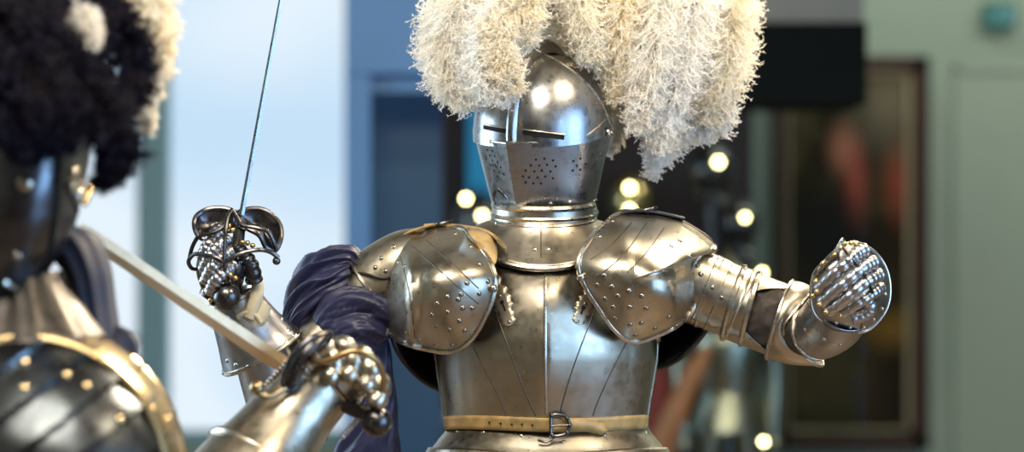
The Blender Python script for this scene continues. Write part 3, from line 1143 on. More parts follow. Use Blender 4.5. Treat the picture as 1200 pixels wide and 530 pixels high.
# ---- white plume
R0 = (676, 92, 95)
FE = [
    # (spine, L, mat, nb)
    ([(668, 85, 70), (640, 10, 40), (600, -30, 0), (556, -20, -30), (528, 30, -40), (524, 74, -44), (538, 104, -46)], 42, WHITEF, 760),
    ([(668, 85, 60), (630, 0, 60), (580, -40, 50), (532, -30, 30), (512, 20, 10), (510, 60, 0), (520, 100, -6)], 34, WHITEF, 560),
    ([(668, 80, 30), (640, 0, -20), (604, -12, -70), (580, 20, -104), (570, 56, -116), (574, 84, -120), (584, 98, -120)], 36, WHITEF, 640),
    ([(668, 80, 20), (646, 10, -30), (622, -5, -80), (598, 20, -110), (588, 46, -122), (590, 70, -128), (598, 90, -126)], 31, CREAMF, 520),
    ([(672, 80, 60), (660, 10, 20), (650, -40, -30), (630, -40, -70), (622, -14, -90), (616, 14, -98), (616, 34, -96)], 34, CREAMF, 420),
    ([(676, 86, 90), (690, 20, 60), (700, -30, 20), (690, -40, -20), (680, -12, -44), (684, 26, -48), (690, 52, -44)], 38, CREAMF, 560),
    ([(676, 90, 95), (705, 30, 80), (728, -20, 50), (735, -24, 10), (728, 20, -20), (722, 60, -24), (724, 96, -20)], 38, CREAMF, 560),
    ([(680, 90, 100), (720, 20, 90), (760, -26, 60), (776, -20, 10), (770, 40, -30), (758, 90, -40), (752, 130, -36)], 42, WHITEF, 760),
    ([(680, 92, 100), (730, 20, 90), (790, -30, 60), (812, -10, 20), (806, 50, -10), (790, 100, -20), (776, 150, -20)], 44, WHITEF, 760),
    ([(680, 95, 110), (740, 30, 110), (810, -30, 90), (852, -10, 60), (858, 40, 40), (850, 90, 30), (836, 124, 30)], 40, CREAMF, 720),
    ([(680, 95, 110), (745, 20, 120), (820, -50, 110), (866, -20, 90), (870, 40, 74), (858, 84, 70), (842, 110, 66)], 28, CREAMF, 520),
    ([(684, 98, 110), (740, 60, 110), (790, 40, 90), (832, 70, 60), (845, 110, 50), (842, 138, 46), (828, 152, 44)], 27, WHITEF, 460),
    ([(684, 98, 110), (722, 70, 90), (750, 80, 60), (768, 120, 40), (770, 160, 34), (766, 192, 30)], 26, WHITEF, 480),
    ([(684, 98, 100), (735, 70, 100), (782, 80, 70), (800, 120, 50), (800, 150, 42), (784, 178, 40)], 26, WHITEF, 420),
    ([(684, 98, 110), (704, 80, 100), (722, 96, 84), (730, 126, 80), (726, 152, 80), (716, 172, 80)], 17, WHITEF, 220),
    ([(684, 98, 110), (700, 80, 100), (712, 96, 84), (714, 122, 80), (708, 150, 80)], 14, WHITEF, 160),
    ([(684, 98, 110), (702, 60, 100), (716, 66, 80), (722, 100, 60), (728, 122, 50)], 26, CREAMF, 260),
    ([(672, 80, 110), (650, 0, 110), (620, -30, 100), (600, -20, 80), (590, 20, 70), (585, 50, 66)], 36, WHITEF, 420),
    ([(676, 80, 120), (690, 0, 130), (720, -30, 130), (750, -20, 120), (760, 30, 110), (764, 80, 100)], 42, CREAMF, 560),
    ([(676, 80, 130), (720, 10, 150), (780, -30, 150), (820, 0, 140), (824, 50, 130), (815, 100, 120)], 40, CREAMF, 560),
    ([(670, 85, 120), (640, 10, 120), (600, -30, 100), (566, -20, 70), (550, 20, 50), (550, 60, 40), (556, 90, 36)], 36, WHITEF, 480),
    ([(676, 80, 120), (690, 40, 120), (712, 0, 110), (726, 10, 90), (728, 60, 70), (722, 100, 66)], 36, CREAMF, 480),
    ([(676, 80, 110), (672, 20, 110), (668, -20, 100), (660, -20, 70), (655, 10, 60), (660, 40, 56)], 34, CREAMF, 380),
]
plume = thing  # placeholder name kept unused
for i, (sp, L, m, nb) in enumerate(FE):
    feather('ostrich_feather', helmet, m, sp, L * 1.34, nb=int(nb * 2.0), seed=100 + i, lmin=0.55, spread=1.5)

# ---- wooden stand carrying the armour (below the frame)
mb = MB()
bx = base[0]
sweepw(mb, [Vector((bx, 0.0, 0.05)), Vector((bx, 0.0, 0.6)), Vector((bx, 0.0, 1.30))], [0.03] * 3, seg=20)
sweepw(mb, [Vector((bx, 0, 0.0)), Vector((bx, 0, 0.03)), Vector((bx, 0, 0.05))], [0.28, 0.28, 0.24], seg=40)
WOOD = plain('dark_wood', (0.06, 0.035, 0.02), 0.5, var=0.4)
mb.build('display_stand', WOOD, armor, angle=30)

# =================================================================== RAPIER in the raised hand
gb = P(268, 315, -104)
rap = thing('rapier', gb, 'raised rapier with dark shell guard held in the armored fist, blade pointing up', 'rapier')
mb = MB()
# blade: flattened diamond
b0, b1 = P(283, 252, -96), P(336, -40, -96)
dd = (b1 - b0).normalized()
sx = dd.cross(Vector((0, 1, 0))).normalized()
vs = []
for f, w in ((0, 3.1), (0.5, 2.6), (0.95, 2.0), (1.0, 1.0)):
    c = b0 + (b1 - b0) * f
    vs += [c - sx * w * S, c + Vector((0, -1, 0)) * 1.3 * S, c + sx * w * S, c + Vector((0, 1, 0)) * 1.3 * S]
mb.add(vs, grid_faces(4, 4, True) + [(12, 13, 14, 15)])
mb.build('blade', BLADE, rap, angle=10)
mb = MB()
sweep(mb, [(284, 256, -96), (277, 290, -104), (269, 330, -112)], [(6, 6), (7, 7), (5.5, 5.5)], n=20, seg=16, mod=lambda f, t: 1 + 0.06 * math.sin(f * 90 + t))
mb.build('grip', DLEATHER, rap)
mb = MB()
ball(mb, P(266, 348, -122), 15.5 * S, seg=28, rings=18)
sweep(mb, [(268, 335, -118), (267, 330, -114)], [(6, 6), (7, 7)], n=6, seg=14)
mb.build('pommel', DARK, rap)
for OSH, C in (([(278, 268, -100), (262, 272, -104), (246, 280, -108), (234, 278, -106), (228, 266, -100), (230, 254, -94), (242, 246, -88), (258, 244, -86), (272, 247, -88), (280, 254, -92)], (252, 260, -84)),
               ([(278, 262, -104), (276, 252, -96), (288, 246, -88), (304, 245, -84), (318, 251, -84), (328, 264, -86), (329, 280, -92), (322, 294, -98), (312, 290, -104), (304, 276, -110), (290, 268, -110)], (306, 264, -80))):
    mb = MB()
    rim = sheet(mb, OSH, C, p=2)
    rimtube(mb, rim, 1.6)
    mb.build('shell_guard', DARK, rap, thick=0.002)
mb = MB()
tube(mb, [(265, 332, -128), (264, 320, -134), (263, 300, -140), (264, 275, -138), (267, 255, -128), (272, 246, -118)], [2.6, 2.4, 2.2, 2.4, 2.6, 2.6])
tube(mb, [(272, 246, -118), (278, 256, -124), (284, 264, -130), (300, 267, -134), (314, 272, -132), (321, 284, -128), (324, 294, -124)], [2.6, 2.4, 2.4, 2.4, 2.6])
tube(mb, [(263, 308, -140), (276, 300, -142), (290, 295, -142), (306, 293, -138), (318, 296, -130), (326, 302, -124)], [2.2, 2.4, 2.4, 2.6, 3.0])
tube(mb, [(263, 308, -140), (254, 302, -140), (240, 299, -134), (228, 298, -126), (221, 306, -118), (224, 314, -110), (230, 316, -104)], [2.2, 2.4, 2.4, 2.4, 2.0])
tube(mb, [(268, 250, -124), (262, 266, -130), (246, 274, -130), (234, 276, -124), (226, 288, -118), (222, 302, -116)], [2.4, 2.4, 2.4, 2.2])
ball(mb, P(324, 306, -122), 4.6 * S)
ball(mb, P(235, 276, -124), 3.2 * S)
mb.build('hilt_bar', DARK, rap)

# =================================================================== SECOND SUIT OF ARMOUR (near, left)
base2 = (P(30, 0, -620).x, -620 * S, 0)
arm2 = thing('suit_of_armor', base2, 'blurred near suit of armor seen from behind, with dark plume and gilt-edged shoulder', 'suit of armor')
W2 = -620
# helmet: tall egg with edges
mb = MB()
vs = []
HT = [(60, 50, 30), (80, 66, 34), (100, 76, 34), (130, 88, 30), (160, 98, 22), (190, 103, 14), (225, 104, 6), (260, 100, 2), (295, 90, -6), (325, 76, -16), (350, 62, -24), (375, 56, -28)]
hv = np.linspace(60, 375, 40)
for v in hv:
    hw, cu = lerp_tab(HT, v)
    for j in range(72):
        t = 2 * PI * j / 72
        r = 1 + 0.07 * max(0, math.cos(t - 0.5)) ** 12
        vs.append(P(0, 0, W2) * 0 + P(cu + (hw * math.sin(t) * r) * 0.86 + 0, v, W2 - hw * math.cos(t) * r * 0.9))
mb.add(vs, grid_faces(40, 72, True))
HB2 = mb.bvh()
drape(mb, HB2, [(70, 150), (66, 200), (64, 240), (56, 300), (48, 350)], 5, 1, 0.5, tubeit=True, n=40)
drape(mb, HB2, [(74, 215), (86, 240), (94, 265), (96, 300)], 3, 1, 0.5, tubeit=True, n=30)
drape(mb, HB2, [(4, 330), (30, 345), (60, 352), (80, 345)], 6, 2, 0.5, tubeit=True, n=30)
rivets(mb, HB2, [(84, 205), (30, 215), (90, 230)], 7, 2)
rivets(mb, HB2, [(20, 300), (50, 320), (70, 330), (14, 360)], 4, 2)
HELM2 = steel('blue_black_helmet', (0.17, 0.185, 0.21), (0.08, 0.085, 0.10), 0.26, 0.4)
h2 = mb.build('helmet', [HELM2, BLACK, RIM], arm2, thick=0.002)
mb = MB()
sweep(mb, [(74, 225, W2 - 50), (84, 205, W2 - 46), (92, 180, W2 - 30), (97, 162, W2 - 10)], [(8, 4), (7, 4), (6, 4), (3, 3)], n=30, seg=12)
sweep(mb, [(99, 240, W2 - 20), (103, 225, W2 - 10), (106, 215, W2)], [(2, 3), (5, 4), (2, 3)], n=20, seg=12)
tag(mb.build('visor_edge', GILT, h2), 'gilt visor edge')
# neck guard and collar
mb = MB()
vs = []
for i, v in enumerate(np.linspace(325, 405, 16)):
    f = i / 15
    for j in range(64):
        t = 2 * PI * j / 64
        fl = 1 + 0.03 * math.sin(t * 11) + 0.012 * math.sin(t * 25 + 1)
        hw = 60 + 58 * f ** 1.3
        vs.append(P(18 + hw * math.sin(t) * 0.92 * fl, v - 8 * math.sin(t), W2 - hw * math.cos(t) * 0.8 * fl))
mb.add(vs, grid_faces(16, 64, True))
mb.build('neck_guard', [steel('neck_guard_steel', (0.12, 0.11, 0.10), (0.06, 0.055, 0.05), 0.36, 0.5)], arm2, thick=0.002)
mb = MB()
sweep(mb, [(72, 280, W2 + 40), (90, 292, W2 + 30), (104, 320, W2 + 25), (112, 360, W2 + 25), (118, 400, W2 + 25)], [(8, 20), (22, 30), (20, 34), (18, 36), (18, 40)], n=30, seg=40, mod=lambda f, t: 1 + 0.05 * math.sin(9 * t))
sheet(mb, [(96, 280, W2 + 30), (112, 292, W2 + 30), (131, 318, W2 + 30), (122, 318, W2 + 30), (126, 350, W2 + 30), (128, 400, W2 + 30), (110, 400, W2 + 30), (104, 330, W2 + 30)], (112, 335, W2 + 20), n=40, nr=5)
sweep(mb, [(124, 404, W2 + 20), (136, 400, W2 + 15), (148, 406, W2 + 15), (156, 420, W2 + 20)], [(6, 10), (13, 14), (13, 14), (6, 8)], n=20, seg=24, mod=lambda f, t: 1 + 0.12 * math.sin(5 * t + 8 * f))
tag(mb.build('collar_cloth', plain('black_blue_cloth', (0.012, 0.018, 0.045), 0.6, sheen=0.2), arm2), 'dark blue cloth at the collar')

# shoulder: large dome of lames
DC = (30, 560)


def shell2(th, ph, g=0):
    a, b_, c_ = 182 + g, 182 + g, 150 + g
    return P(DC[0] + a * math.sin(th) * math.cos(ph), DC[1] - b_ * math.sin(ph), W2 - 10 - c_ * math.cos(th) * math.cos(ph))


mb = MB()
vs = []
NP, NT = 110, 240
for i in range(NP):
    ph = math.radians(-5 + 95 * i / (NP - 1))
    for j in range(NT):
        th = 2 * PI * j / NT
        p = shell2(th, ph)
        uu = DC[0] + 182 * math.sin(th) * math.cos(ph)
        vv = DC[1] - 182 * math.sin(ph)
        q = ((0.60 * uu + 0.80 * vv) / 44.0) % 1.0      # overlapping diagonal lames
        vs.append(shell2(th, ph, 6 * q))
mb.add(vs, grid_faces(NP, NT, True))
SH2 = mb.bvh()
rivets(mb, SH2, [(77, 440), (101, 453), (28, 455), (140, 492), (28, 425)], 3.6, 2)
PD2 = steel('smoked_steel', (0.13, 0.15, 0.165), (0.04, 0.04, 0.045), 0.25, 0.36, scale=5, wave=0.3)
sh2 = mb.build('pauldron', [PD2, SHADE, GILT], arm2, thick=0.002)
# gilt border following the top of the dome
mb = MB()
vs = []
NR = 60
for i in range(NR):
    a = math.radians(-100 + 200 * i / (NR - 1))     # along the arc, 0 = top
    for k, (r, dp) in enumerate(((186, 6), (189, -14), (185, -40), (175, -66), (164, -84))):
        vs.append(P(DC[0] + r * math.sin(a), DC[1] - r * math.cos(a), W2 + dp))
mb.add(vs, grid_faces(NR, 5, False))
GB = mb.bvh()
sweepw(mb, vs[0::5], [3 * S] * NR, seg=8)
sweepw(mb, vs[4::5], [3 * S] * NR, seg=8)
for a in (-34, -2, 22, 46, 66):
    a = math.radians(a)
    seam = [P(DC[0] + r * math.sin(a), DC[1] - r * math.cos(a), W2 + dp - 2) for r, dp in ((187, 4), (189, -14), (183, -38), (169, -68))]
    sweepw(mb, seam, [2 * S] * 4, seg=6)
rivets(mb, GB, [(58, 396), (122, 428), (148, 408), (163, 462), (178, 480), (187, 510), (20, 392), (196, 492)], 3.2)
tag(mb.build('border', GILT, sh2, thick=0.002), 'gilt riveted border')
# torso and stand below the frame
mb = MB()
vs = []
TT = [(520, 150, 110), (600, 150, 110), (700, 120, 90), (760, 130, 100), (860, 170, 130)]
for v in np.linspace(520, 860, 20):
    hw, fd = lerp_tab(TT, v)
    for j in range(48):
        t = 2 * PI * j / 48
        vs.append(P(10 + hw * math.sin(t), v, W2 - fd * math.cos(t)))
mb.add(vs, grid_faces(20, 48, True))
mb.build('cuirass', STEEL, arm2, thick=0.002)
mb = MB()
sweepw(mb, [Vector((base2[0], base2[1], z)) for z in (0.05, 0.5, 1.1)], [0.03] * 3, seg=20)
sweepw(mb, [Vector((base2[0], base2[1], z)) for z in (0.0, 0.03, 0.05)], [0.28, 0.28, 0.24], seg=40)
mb.build('display_stand', WOOD, arm2, angle=30)
# arm reaching right: upper arm (below the frame), cuff, hand
tube_plate('upper_arm', [(110, 600, -600), (170, 650, -560), (225, 660, -500)], [(60, 60), (52, 52), (46, 46)], parent=arm2)
FW = -330
g3 = tube_plate('gauntlet', [(262, 610, -400), (292, 560, -370), (316, 524, FW - 22), (342, 488, FW - 6), (368, 456, FW + 4), (388, 436, FW + 10)], [(66, 62), (58, 56), (48, 48), (42, 42), (40, 40), (40, 38)], parent=arm2, seg=60, n=50, rimr=3,
                mats=[STEEL, RIM, GROOVE, LAME], rims=(0, 1))
mb = MB()
# flared cuff edge seen at the bottom of the picture
cu0 = P(296, 548, -362)
axc = (P(368, 456, FW) - cu0).normalized()
sweep(mb, [(300, 546, -362), (306, 538, -358), (318, 522, -350)], [(54, 50), (51, 48), (47.5, 47)], n=10, seg=60, caps=False)
r = mb.v[:60]
sweepw(mb, r + [r[0]], [4 * S] * 61, seg=8)
mb.build('cuff', [STEEL], g3, thick=0.002)
mb = MB()
# wrist and hand lames: arched bands across the back of the hand
path = [(366, 458, FW + 6), (384, 447, FW + 4), (402, 438, FW), (418, 431, FW - 2)]
for i in range(5):
    f = i / 4
    c = cr(path, 5)[i]
    c2 = (c[0] + 10, c[1] - 7, c[2])
    sweep(mb, [tuple(c), c2], [(38 - 2 * i, 38), (36.5 - 2 * i, 37)], n=6, seg=48, caps=False)
    r = mb.v[-48:]
    sweepw(mb, r + [r[0]], [1.5 * S] * 49, seg=6)
HB3 = mb.bvh()
rivets(mb, HB3, [(330, 430), (352, 430), (362, 418)], 3)
for u, v in [(352, 412), (350, 419), (357, 416), (358, 424), (350, 427)]:
    ball(mb, P(u, v + 10, FW - 50), 3 * S, 1, seg=10, rings=6)
for k in range(12):
    f = k / 11
    ball(mb, P(335 - 38 * f, 425 + 42 * f, FW - 18), 2.8 * S, 1, seg=8, rings=6)
    ball(mb, P(436 - 34 * f, 472 + 40 * f, FW - 12), 2.8 * S, 1, seg=8, rings=6)
mb.build('hand_plate', [STEEL, LAME], g3)
for k, (u, v) in enumerate([(376, 410), (398, 408), (418, 419), (430, 438)]):
    mb = MB()
    lames(mb, [(u - 8, v + 14, FW - 26), (u, v - 2, FW - 32), (u + 13, v + 6, FW - 36), (u + 15, v + 24, FW - 40), (u + 6, v + 38, FW - 44)], 12.5, 10, 4, sharp=0.22)
    mb.build('finger', STEEL, g3)
mb = MB()
lames(mb, [(352, 436, FW - 34), (362, 424, FW - 42), (376, 416, FW - 46)], 11, 9, 5, sharp=0.15)
mb.build('thumb', STEEL, g3)

# dark plume of the second helmet + a pale feather behind it
FD = [
    ([(40, 120, W2 + 40), (50, 40, W2 + 20), (80, 0, W2), (120, 10, W2), (150, 50, W2), (156, 90, W2), (140, 120, W2)], 40, 620),
    ([(40, 120, W2), (30, 60, W2 - 60), (50, 50, W2 - 110), (84, 80, W2 - 120), (120, 130, W2 - 110), (140, 165, W2 - 100), (134, 186, W2 - 96)], 40, 620),
    ([(40, 120, W2 + 20), (0, 40, W2 - 40), (0, 30, W2 - 100), (26, 60, W2 - 140), (50, 110, W2 - 150), (66, 150, W2 - 140)], 48, 620),
    ([(40, 120, W2 + 20), (10, 20, W2 + 10), (30, -30, W2), (70, -30, W2), (100, 0, W2 - 20), (110, 40, W2 - 30)], 48, 620),
    ([(30, 120, W2 + 20), (-20, 40, W2), (-40, 30, W2 - 60), (-30, 80, W2 - 120), (0, 120, W2 - 150), (20, 160, W2 - 140)], 46, 520),
    ([(30, 120, W2 + 20), (0, 30, W2 + 30), (0, -20, W2 + 30), (30, -10, W2 - 40), (40, 30, W2 - 100), (50, 70, W2 - 110)], 50, 560),
    ([(60, 120, W2), (84, 90, W2 - 70), (104, 130, W2 - 90), (120, 160, W2 - 90), (132, 190, W2 - 84), (122, 208, W2 - 80)], 26, 300),
    ([(20, 130, W2 + 20), (-20, 90, W2 - 60), (-10, 110, W2 - 130), (20, 140, W2 - 160), (40, 165, W2 - 150)], 40, 420),
    ([(40, 120, W2 + 60), (60, 60, W2 + 60), (90, 50, W2 + 40), (110, 90, W2 + 20), (112, 130, W2 + 10)], 40, 420),
]
for i, (sp, L, nb) in enumerate(FD):
    tag(feather('ostrich_feather', h2, DARKF, sp, L, nb=nb, seed=300 + i, lmin=0.5, width=2.6, fuzz=8), 'black-blue ostrich feather')
for i, (sp, L, nb) in enumerate([
    ([(60, 110, W2 + 90), (90, 10, W2 + 90), (130, -50, W2 + 90), (172, -30, W2 + 80), (184, 30, W2 + 70), (180, 80, W2 + 66), (164, 120, W2 + 60)], 34, 620),
    ([(60, 110, W2 + 90), (80, 10, W2 + 90), (110, -30, W2 + 90), (140, -10, W2 + 84), (158, 40, W2 + 80), (168, 90, W2 + 76), (172, 140, W2 + 70)], 28, 420),
    ([(60, 120, W2 + 60), (80, 60, W2 - 20), (92, 20, W2 - 46), (104, 24, W2 - 58), (108, 50, W2 - 64)], 17, 90)]):
    tag(feather('ostrich_feather', h2, CREAMF if i < 2 else WHITEF, sp, L, nb=nb, seed=400 + i, lmin=0.5, width=2.4, fuzz=8), 'cream ostrich feather')

# ---- its sword
g0 = P(388, 450, FW)
sw = thing('sword', g0, 'near blurred sword with pale gold-lit blade crossing towards the dark-plumed armor', 'sword')
mb = MB()
b0, b1 = P(350, 440, FW - 10), P(92, 268, FW - 100)
dd = (b1 - b0).normalized()
sx = dd.cross(Vector((0, 1, 0))).normalized()
vs = []
for f, w in ((0, 9.5), (0.5, 9), (0.9, 8.4), (1.0, 7.6)):
    c = b0 + (b1 - b0) * f
    vs += [c - sx * w * S, c + Vector((0, -1, 0)) * 2.6 * S, c + sx * w * S, c + Vector((0, 1, 0)) * 2.6 * S]
mb.add(vs, grid_faces(4, 4, True) + [(12, 13, 14, 15), (3, 2, 1, 0)])
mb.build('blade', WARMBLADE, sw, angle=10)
mb = MB()
sweep(mb, [(352, 441, FW - 10), (392, 466, FW - 10), (430, 486, FW - 10)], [(9, 9), (10, 10), (8, 8)], n=20, seg=16)
mb.build('grip', DLEATHER, sw)
mb = MB()
ball(mb, P(441, 494, FW - 30), 16 * S, seg=28, rings=18)
ball(mb, P(441, 476, FW - 30), 7 * S)
mb.build('pommel', DARK, sw)
mb = MB()
rim = sheet(mb, [(332, 452, FW - 50), (336, 432, FW - 62), (348, 412, FW - 66), (366, 396, FW - 62), (386, 391, FW - 50), (382, 402, FW - 44), (368, 416, FW - 44), (354, 434, FW - 44), (342, 456, FW - 44)], (355, 420, FW - 72))
rimtube(mb, rim, 2)
mb.build('shell_guard', DARK, sw, thick=0.002)
mb = MB()
tube(mb, [(303, 455, FW - 60), (306, 463, FW - 60), (318, 464, FW - 56), (332, 456, FW - 50), (342, 448, FW - 44)], [4.5, 3.6, 3.4, 3.2, 3.2], seg=12)
ball(mb, P(301, 455, FW - 60), 7.5 * S)
tube(mb, [(362, 418, FW - 60), (374, 424, FW - 70), (392, 420, FW - 74), (412, 412, FW - 74), (432, 416, FW - 70), (446, 430, FW - 60), (450, 452, FW - 50), (446, 478, FW - 36)], [4.2, 3.6, 3.4, 3.2, 3.0, 3.0], seg=12)
mb.build('hilt_bar', plain('worn_brass_bar', (0.42, 0.30, 0.16), 0.3, 1.0), sw)

# =================================================================== ROOM
m_per = lambda w: (D + w * S) / D * S     # metres per picture unit at depth w


def rect(u0, v0, u1, v1, w, thick_m):
    """axis-aligned slab whose front face fills a picture rectangle at depth w"""
    a, b = P(u0, v1, w), P(u1, v0, w)
    return (a.x, a.y, a.z), (b.x, a.y + thick_m, b.z)


WB = 4600          # back wall depth (6.6 m behind)
yb = WB * S
WALL = plain('green_grey_wall_paint', (0.235, 0.29, 0.235), 0.8, var=0.03, scale=3)
DWALL = plain('blue_grey_wall_paint', (0.17, 0.22, 0.28), 0.8, var=0.05, scale=3)
xl, xr = -6.0, 6.0
zt = 4.4
x_w0, x_w1 = P(-500, 0, WB).x, P(404, 0, WB).x
mb = MB()
box(mb, (x_w1, yb, 0), (xr, yb + 0.2, zt))
zs = P(0, 522, WB).z
box(mb, (xl, yb, 0), (x_w1, yb + 0.2, zs))
tag(mb.build('wall_back', WALL, smooth=False), kind='structure')
mb = MB()
box(mb, (xl - 0.2, -7, 0), (xl, yb + 0.2, zt))
tag(mb.build('wall_left', WALL, smooth=False), kind='structure')
mb = MB()
box(mb, (xr, -7, 0), (xr + 0.2, yb + 0.2, zt))
tag(mb.build('wall_right', WALL, smooth=False), kind='structure')
mb = MB()
box(mb, (xl - 0.2, -7, -0.2), (xr + 0.2, yb + 0.2, 0))
tag(mb.build('floor', plain('oak_floor', (0.16, 0.11, 0.07), 0.4, var=0.3, scale=4), smooth=False), kind='structure')
# windows: large daylit panes behind blinds with slender frames
BLIND = bpy.data.materials.new('daylit_blind')
BLIND.use_nodes = True
t = BLIND.node_tree
t.nodes.clear()
o_ = N(t, 'ShaderNodeOutputMaterial')
e_ = N(t, 'ShaderNodeEmission')
tc = N(t, 'ShaderNodeTexCoord')
nz = N(t, 'ShaderNodeTexNoise')
nz.inputs['Scale'].default_value = 0.9
nz.inputs['Detail'].default_value = 1
t.links.new(tc.outputs['Object'], nz.inputs['Vector'])
t.links.new(ramp(t, nz.outputs['Fac'], [(0.35, (0.56, 0.76, 0.95)), (0.60, (0.80, 0.91, 1.0))]), e_.inputs[0])
e_.inputs[1].default_value = 1.0
t.links.new(e_.outputs[0], o_.inputs[0])
WFR = plain('pale_blue_frame', (0.20, 0.36, 0.42), 0.6, var=0.03)
for k, (u0, u1) in enumerate(((-480, 160), (196, 404))):
    mb = MB()
    lo, hi = rect(u0, -330, u1, 522, WB + 60, 0.02)
    box(mb, lo, hi)
    w_ = mb.build('window_%d' % (k + 1), BLIND, smooth=False)
    tag(w_, kind='structure')
    mb = MB()
    box(mb, *rect(u0, 505, u1, 522, WB + 20, 0.05))
    if k == 0:
        box(mb, *rect(-180, -330, -160, 505, WB + 20, 0.05))
        box(mb, *rect(108, 395, 160, 401, WB + 20, 0.04))
        box(mb, *rect(108, 195, 160, 200, WB + 20, 0.04))
    f_ = mb.build('window_frame', WFR, smooth=False)
    f_.parent = w_
mb = MB()
box(mb, *rect(160, -330, 196, 530, WB - 20, 0.25))
box(mb, *rect(-500, -360, 404, -330, WB - 20, 0.25))
tag(mb.build('trim_1', WFR, smooth=False), kind='structure')
# door on the right wall part
mb = MB()
for r_ in ((1118, 78, 1124, 900), (1118, 78, 1420, 84)):
    box(mb, *rect(*r_, WB - 12, 0.03))
box(mb, *rect(1124, 84, 1420, 900, WB - 5, 0.01))
tag(mb.build('door_1', plain('door_paint', (0.245, 0.295, 0.24), 0.7, var=0.03), smooth=False), kind='structure')

# exit sign
c = P(1173, 17, WB - 40)
sg = thing('exit_sign', c, 'small green lit exit sign with running figure high on the pale wall', 'sign')
mb = MB()
u = m_per(WB - 40)
box(mb, (c.x - 18 * u, c.y, c.z - 14 * u), (c.x + 18 * u, c.y + 0.05, c.z + 14 * u))
mb.build('sign_box', plain('sign_green', (0.005, 0.09, 0.075), 0.5, emis=(0.0, 0.10, 0.08), strength=0.3), sg, smooth=False)
mb = MB()


def q_(pts, mat=0):
    vs = [Vector((c.x + a * u, c.y - 0.004, c.z + b * u)) for a, b in pts]
    mb.add(vs, [tuple(range(len(pts)))], mat)


q_([(4, -9), (14, -9), (14, 9), (4, 9)])                         # doorway
q_([(-9, 1), (-3, 5), (0, 3), (-4, -3), (-8, -1)])               # running body
q_([(-7, -1), (-3, -2), (-8, -9), (-11, -9)])                    # leg
q_([(-4, -3), (1, -4), (2, -9), (0, -9), (-1, -6), (-5, -5)])    # leg
q_([(-3, 5), (2, 1), (1, 0), (-4, 3)])                           # arm
q_([(-2 + 2.3 * math.cos(a), 8 + 2.3 * math.sin(a)) for a in np.linspace(0, 2 * PI, 10)[:-1]])
q_([(-16, 0), (-12, 4), (-12, 1.3), (-10, 1.3), (-10, -1.3), (-12, -1.3), (-12, -4)])
mb.build('pictogram', emitter('sign_white', (0.25, 0.55, 0.55), 0.5), sg, smooth=False)

# painting
PAINT = bpy.data.materials.new('dark_oil_painting')
PAINT.use_nodes = True
t = PAINT.node_tree
b = t.nodes['Principled BSDF']
tc = N(t, 'ShaderNodeTexCoord')
nz = N(t, 'ShaderNodeTexNoise')
nz.inputs['Scale'].default_value = 3.2
nz.inputs['Detail'].default_value = 5
t.links.new(tc.outputs['Object'], nz.inputs['Vector'])
colr = ramp(t, nz.outputs['Fac'], [(0.3, (0.006, 0.006, 0.004)), (0.5, (0.02, 0.015, 0.008)), (0.64, (0.055, 0.045, 0.02)), (0.75, (0.08, 0.065, 0.03))])


def blob(cur, cx, cz, rx, rz, colour, amt):
    mp = N(t, 'ShaderNodeMapping')
    mp.inputs['Location'].default_value = (-cx / rx, 0, -cz / rz)
    mp.inputs['Scale'].default_value = (1 / rx, 0.0, 1 / rz)
    t.links.new(tc.outputs['Object'], mp.inputs['Vector'])
    gr = N(t, 'ShaderNodeTexGradient', gradient_type='SPHERICAL')
    t.links.new(mp.outputs[0], gr.inputs[0])
    mm = N(t, 'ShaderNodeMath', operation='MULTIPLY')
    mm.inputs[1].default_value = amt
    t.links.new(gr.outputs['Fac'], mm.inputs[0])
    mx = N(t, 'ShaderNodeMix', data_type='RGBA')
    t.links.new(mm.outputs[0], mx.inputs[0])
    t.links.new(cur, mx.inputs[6])
    mx.inputs[7].default_value = (*colour, 1)
    return mx.outputs[2]


up_ = m_per(WB - 60)
pc = P(1002, 295, WB - 60)
for (uu, vv, ru, rv, colour, amt) in ((990, 175, 16, 26, (0.30, 0.12, 0.08), 1.2), (1003, 215, 12, 40, (0.32, 0.07, 0.05), 1.0), (1055, 215, 16, 40, (0.22, 0.05, 0.03), 1.0),
                                      (970, 290, 34, 60, (0.012, 0.012, 0.012), 1.5), (1045, 385, 40, 20, (0.18, 0.10, 0.02), 0.8), (1040, 120, 40, 50, (0.14, 0.12, 0.08), 0.9), (975, 440, 40, 70, (0.05, 0.04, 0.02), 1.0)):
    colr = blob(colr, (uu - 1002) * up_, (295 - vv) * up_, ru * up_ * 1.6, rv * up_ * 1.6, colour, amt)
t.links.new(colr, b.inputs['Base Color'])
b.inputs['Roughness'].default_value = 0.9
b.inputs['Specular IOR Level'].default_value = 0.1
pt = thing('painting', pc, 'tall dark oil painting in a brown wooden frame on the greenish wall', 'painting')
mb = MB()
box(mb, *rect(918, 80, 1078, 516, WB - 62, 0.03))
mb.build('canvas', PAINT, pt, smooth=False)
mb = MB()
for r_ in ((910, 66, 1089, 82), (910, 510, 1089, 527), (910, 66, 924, 527), (1073, 66, 1089, 527)):
    box(mb, *rect(*r_, WB - 78, 0.10))
mb.build('frame', plain('dark_red_brown_wood', (0.030, 0.012, 0.008), 0.85), pt, smooth=False)
mb = MB()
for r_ in ((922, 84, 1068, 88), (922, 502, 1068, 506), (1062, 84, 1068, 506), (922, 84, 926, 506)):
    box(mb, *rect(*r_, WB - 68, 0.03))
mb.build('gilt_slip', plain('dull_gilt', (0.22, 0.18, 0.09), 0.5, 0.3), pt, smooth=False)

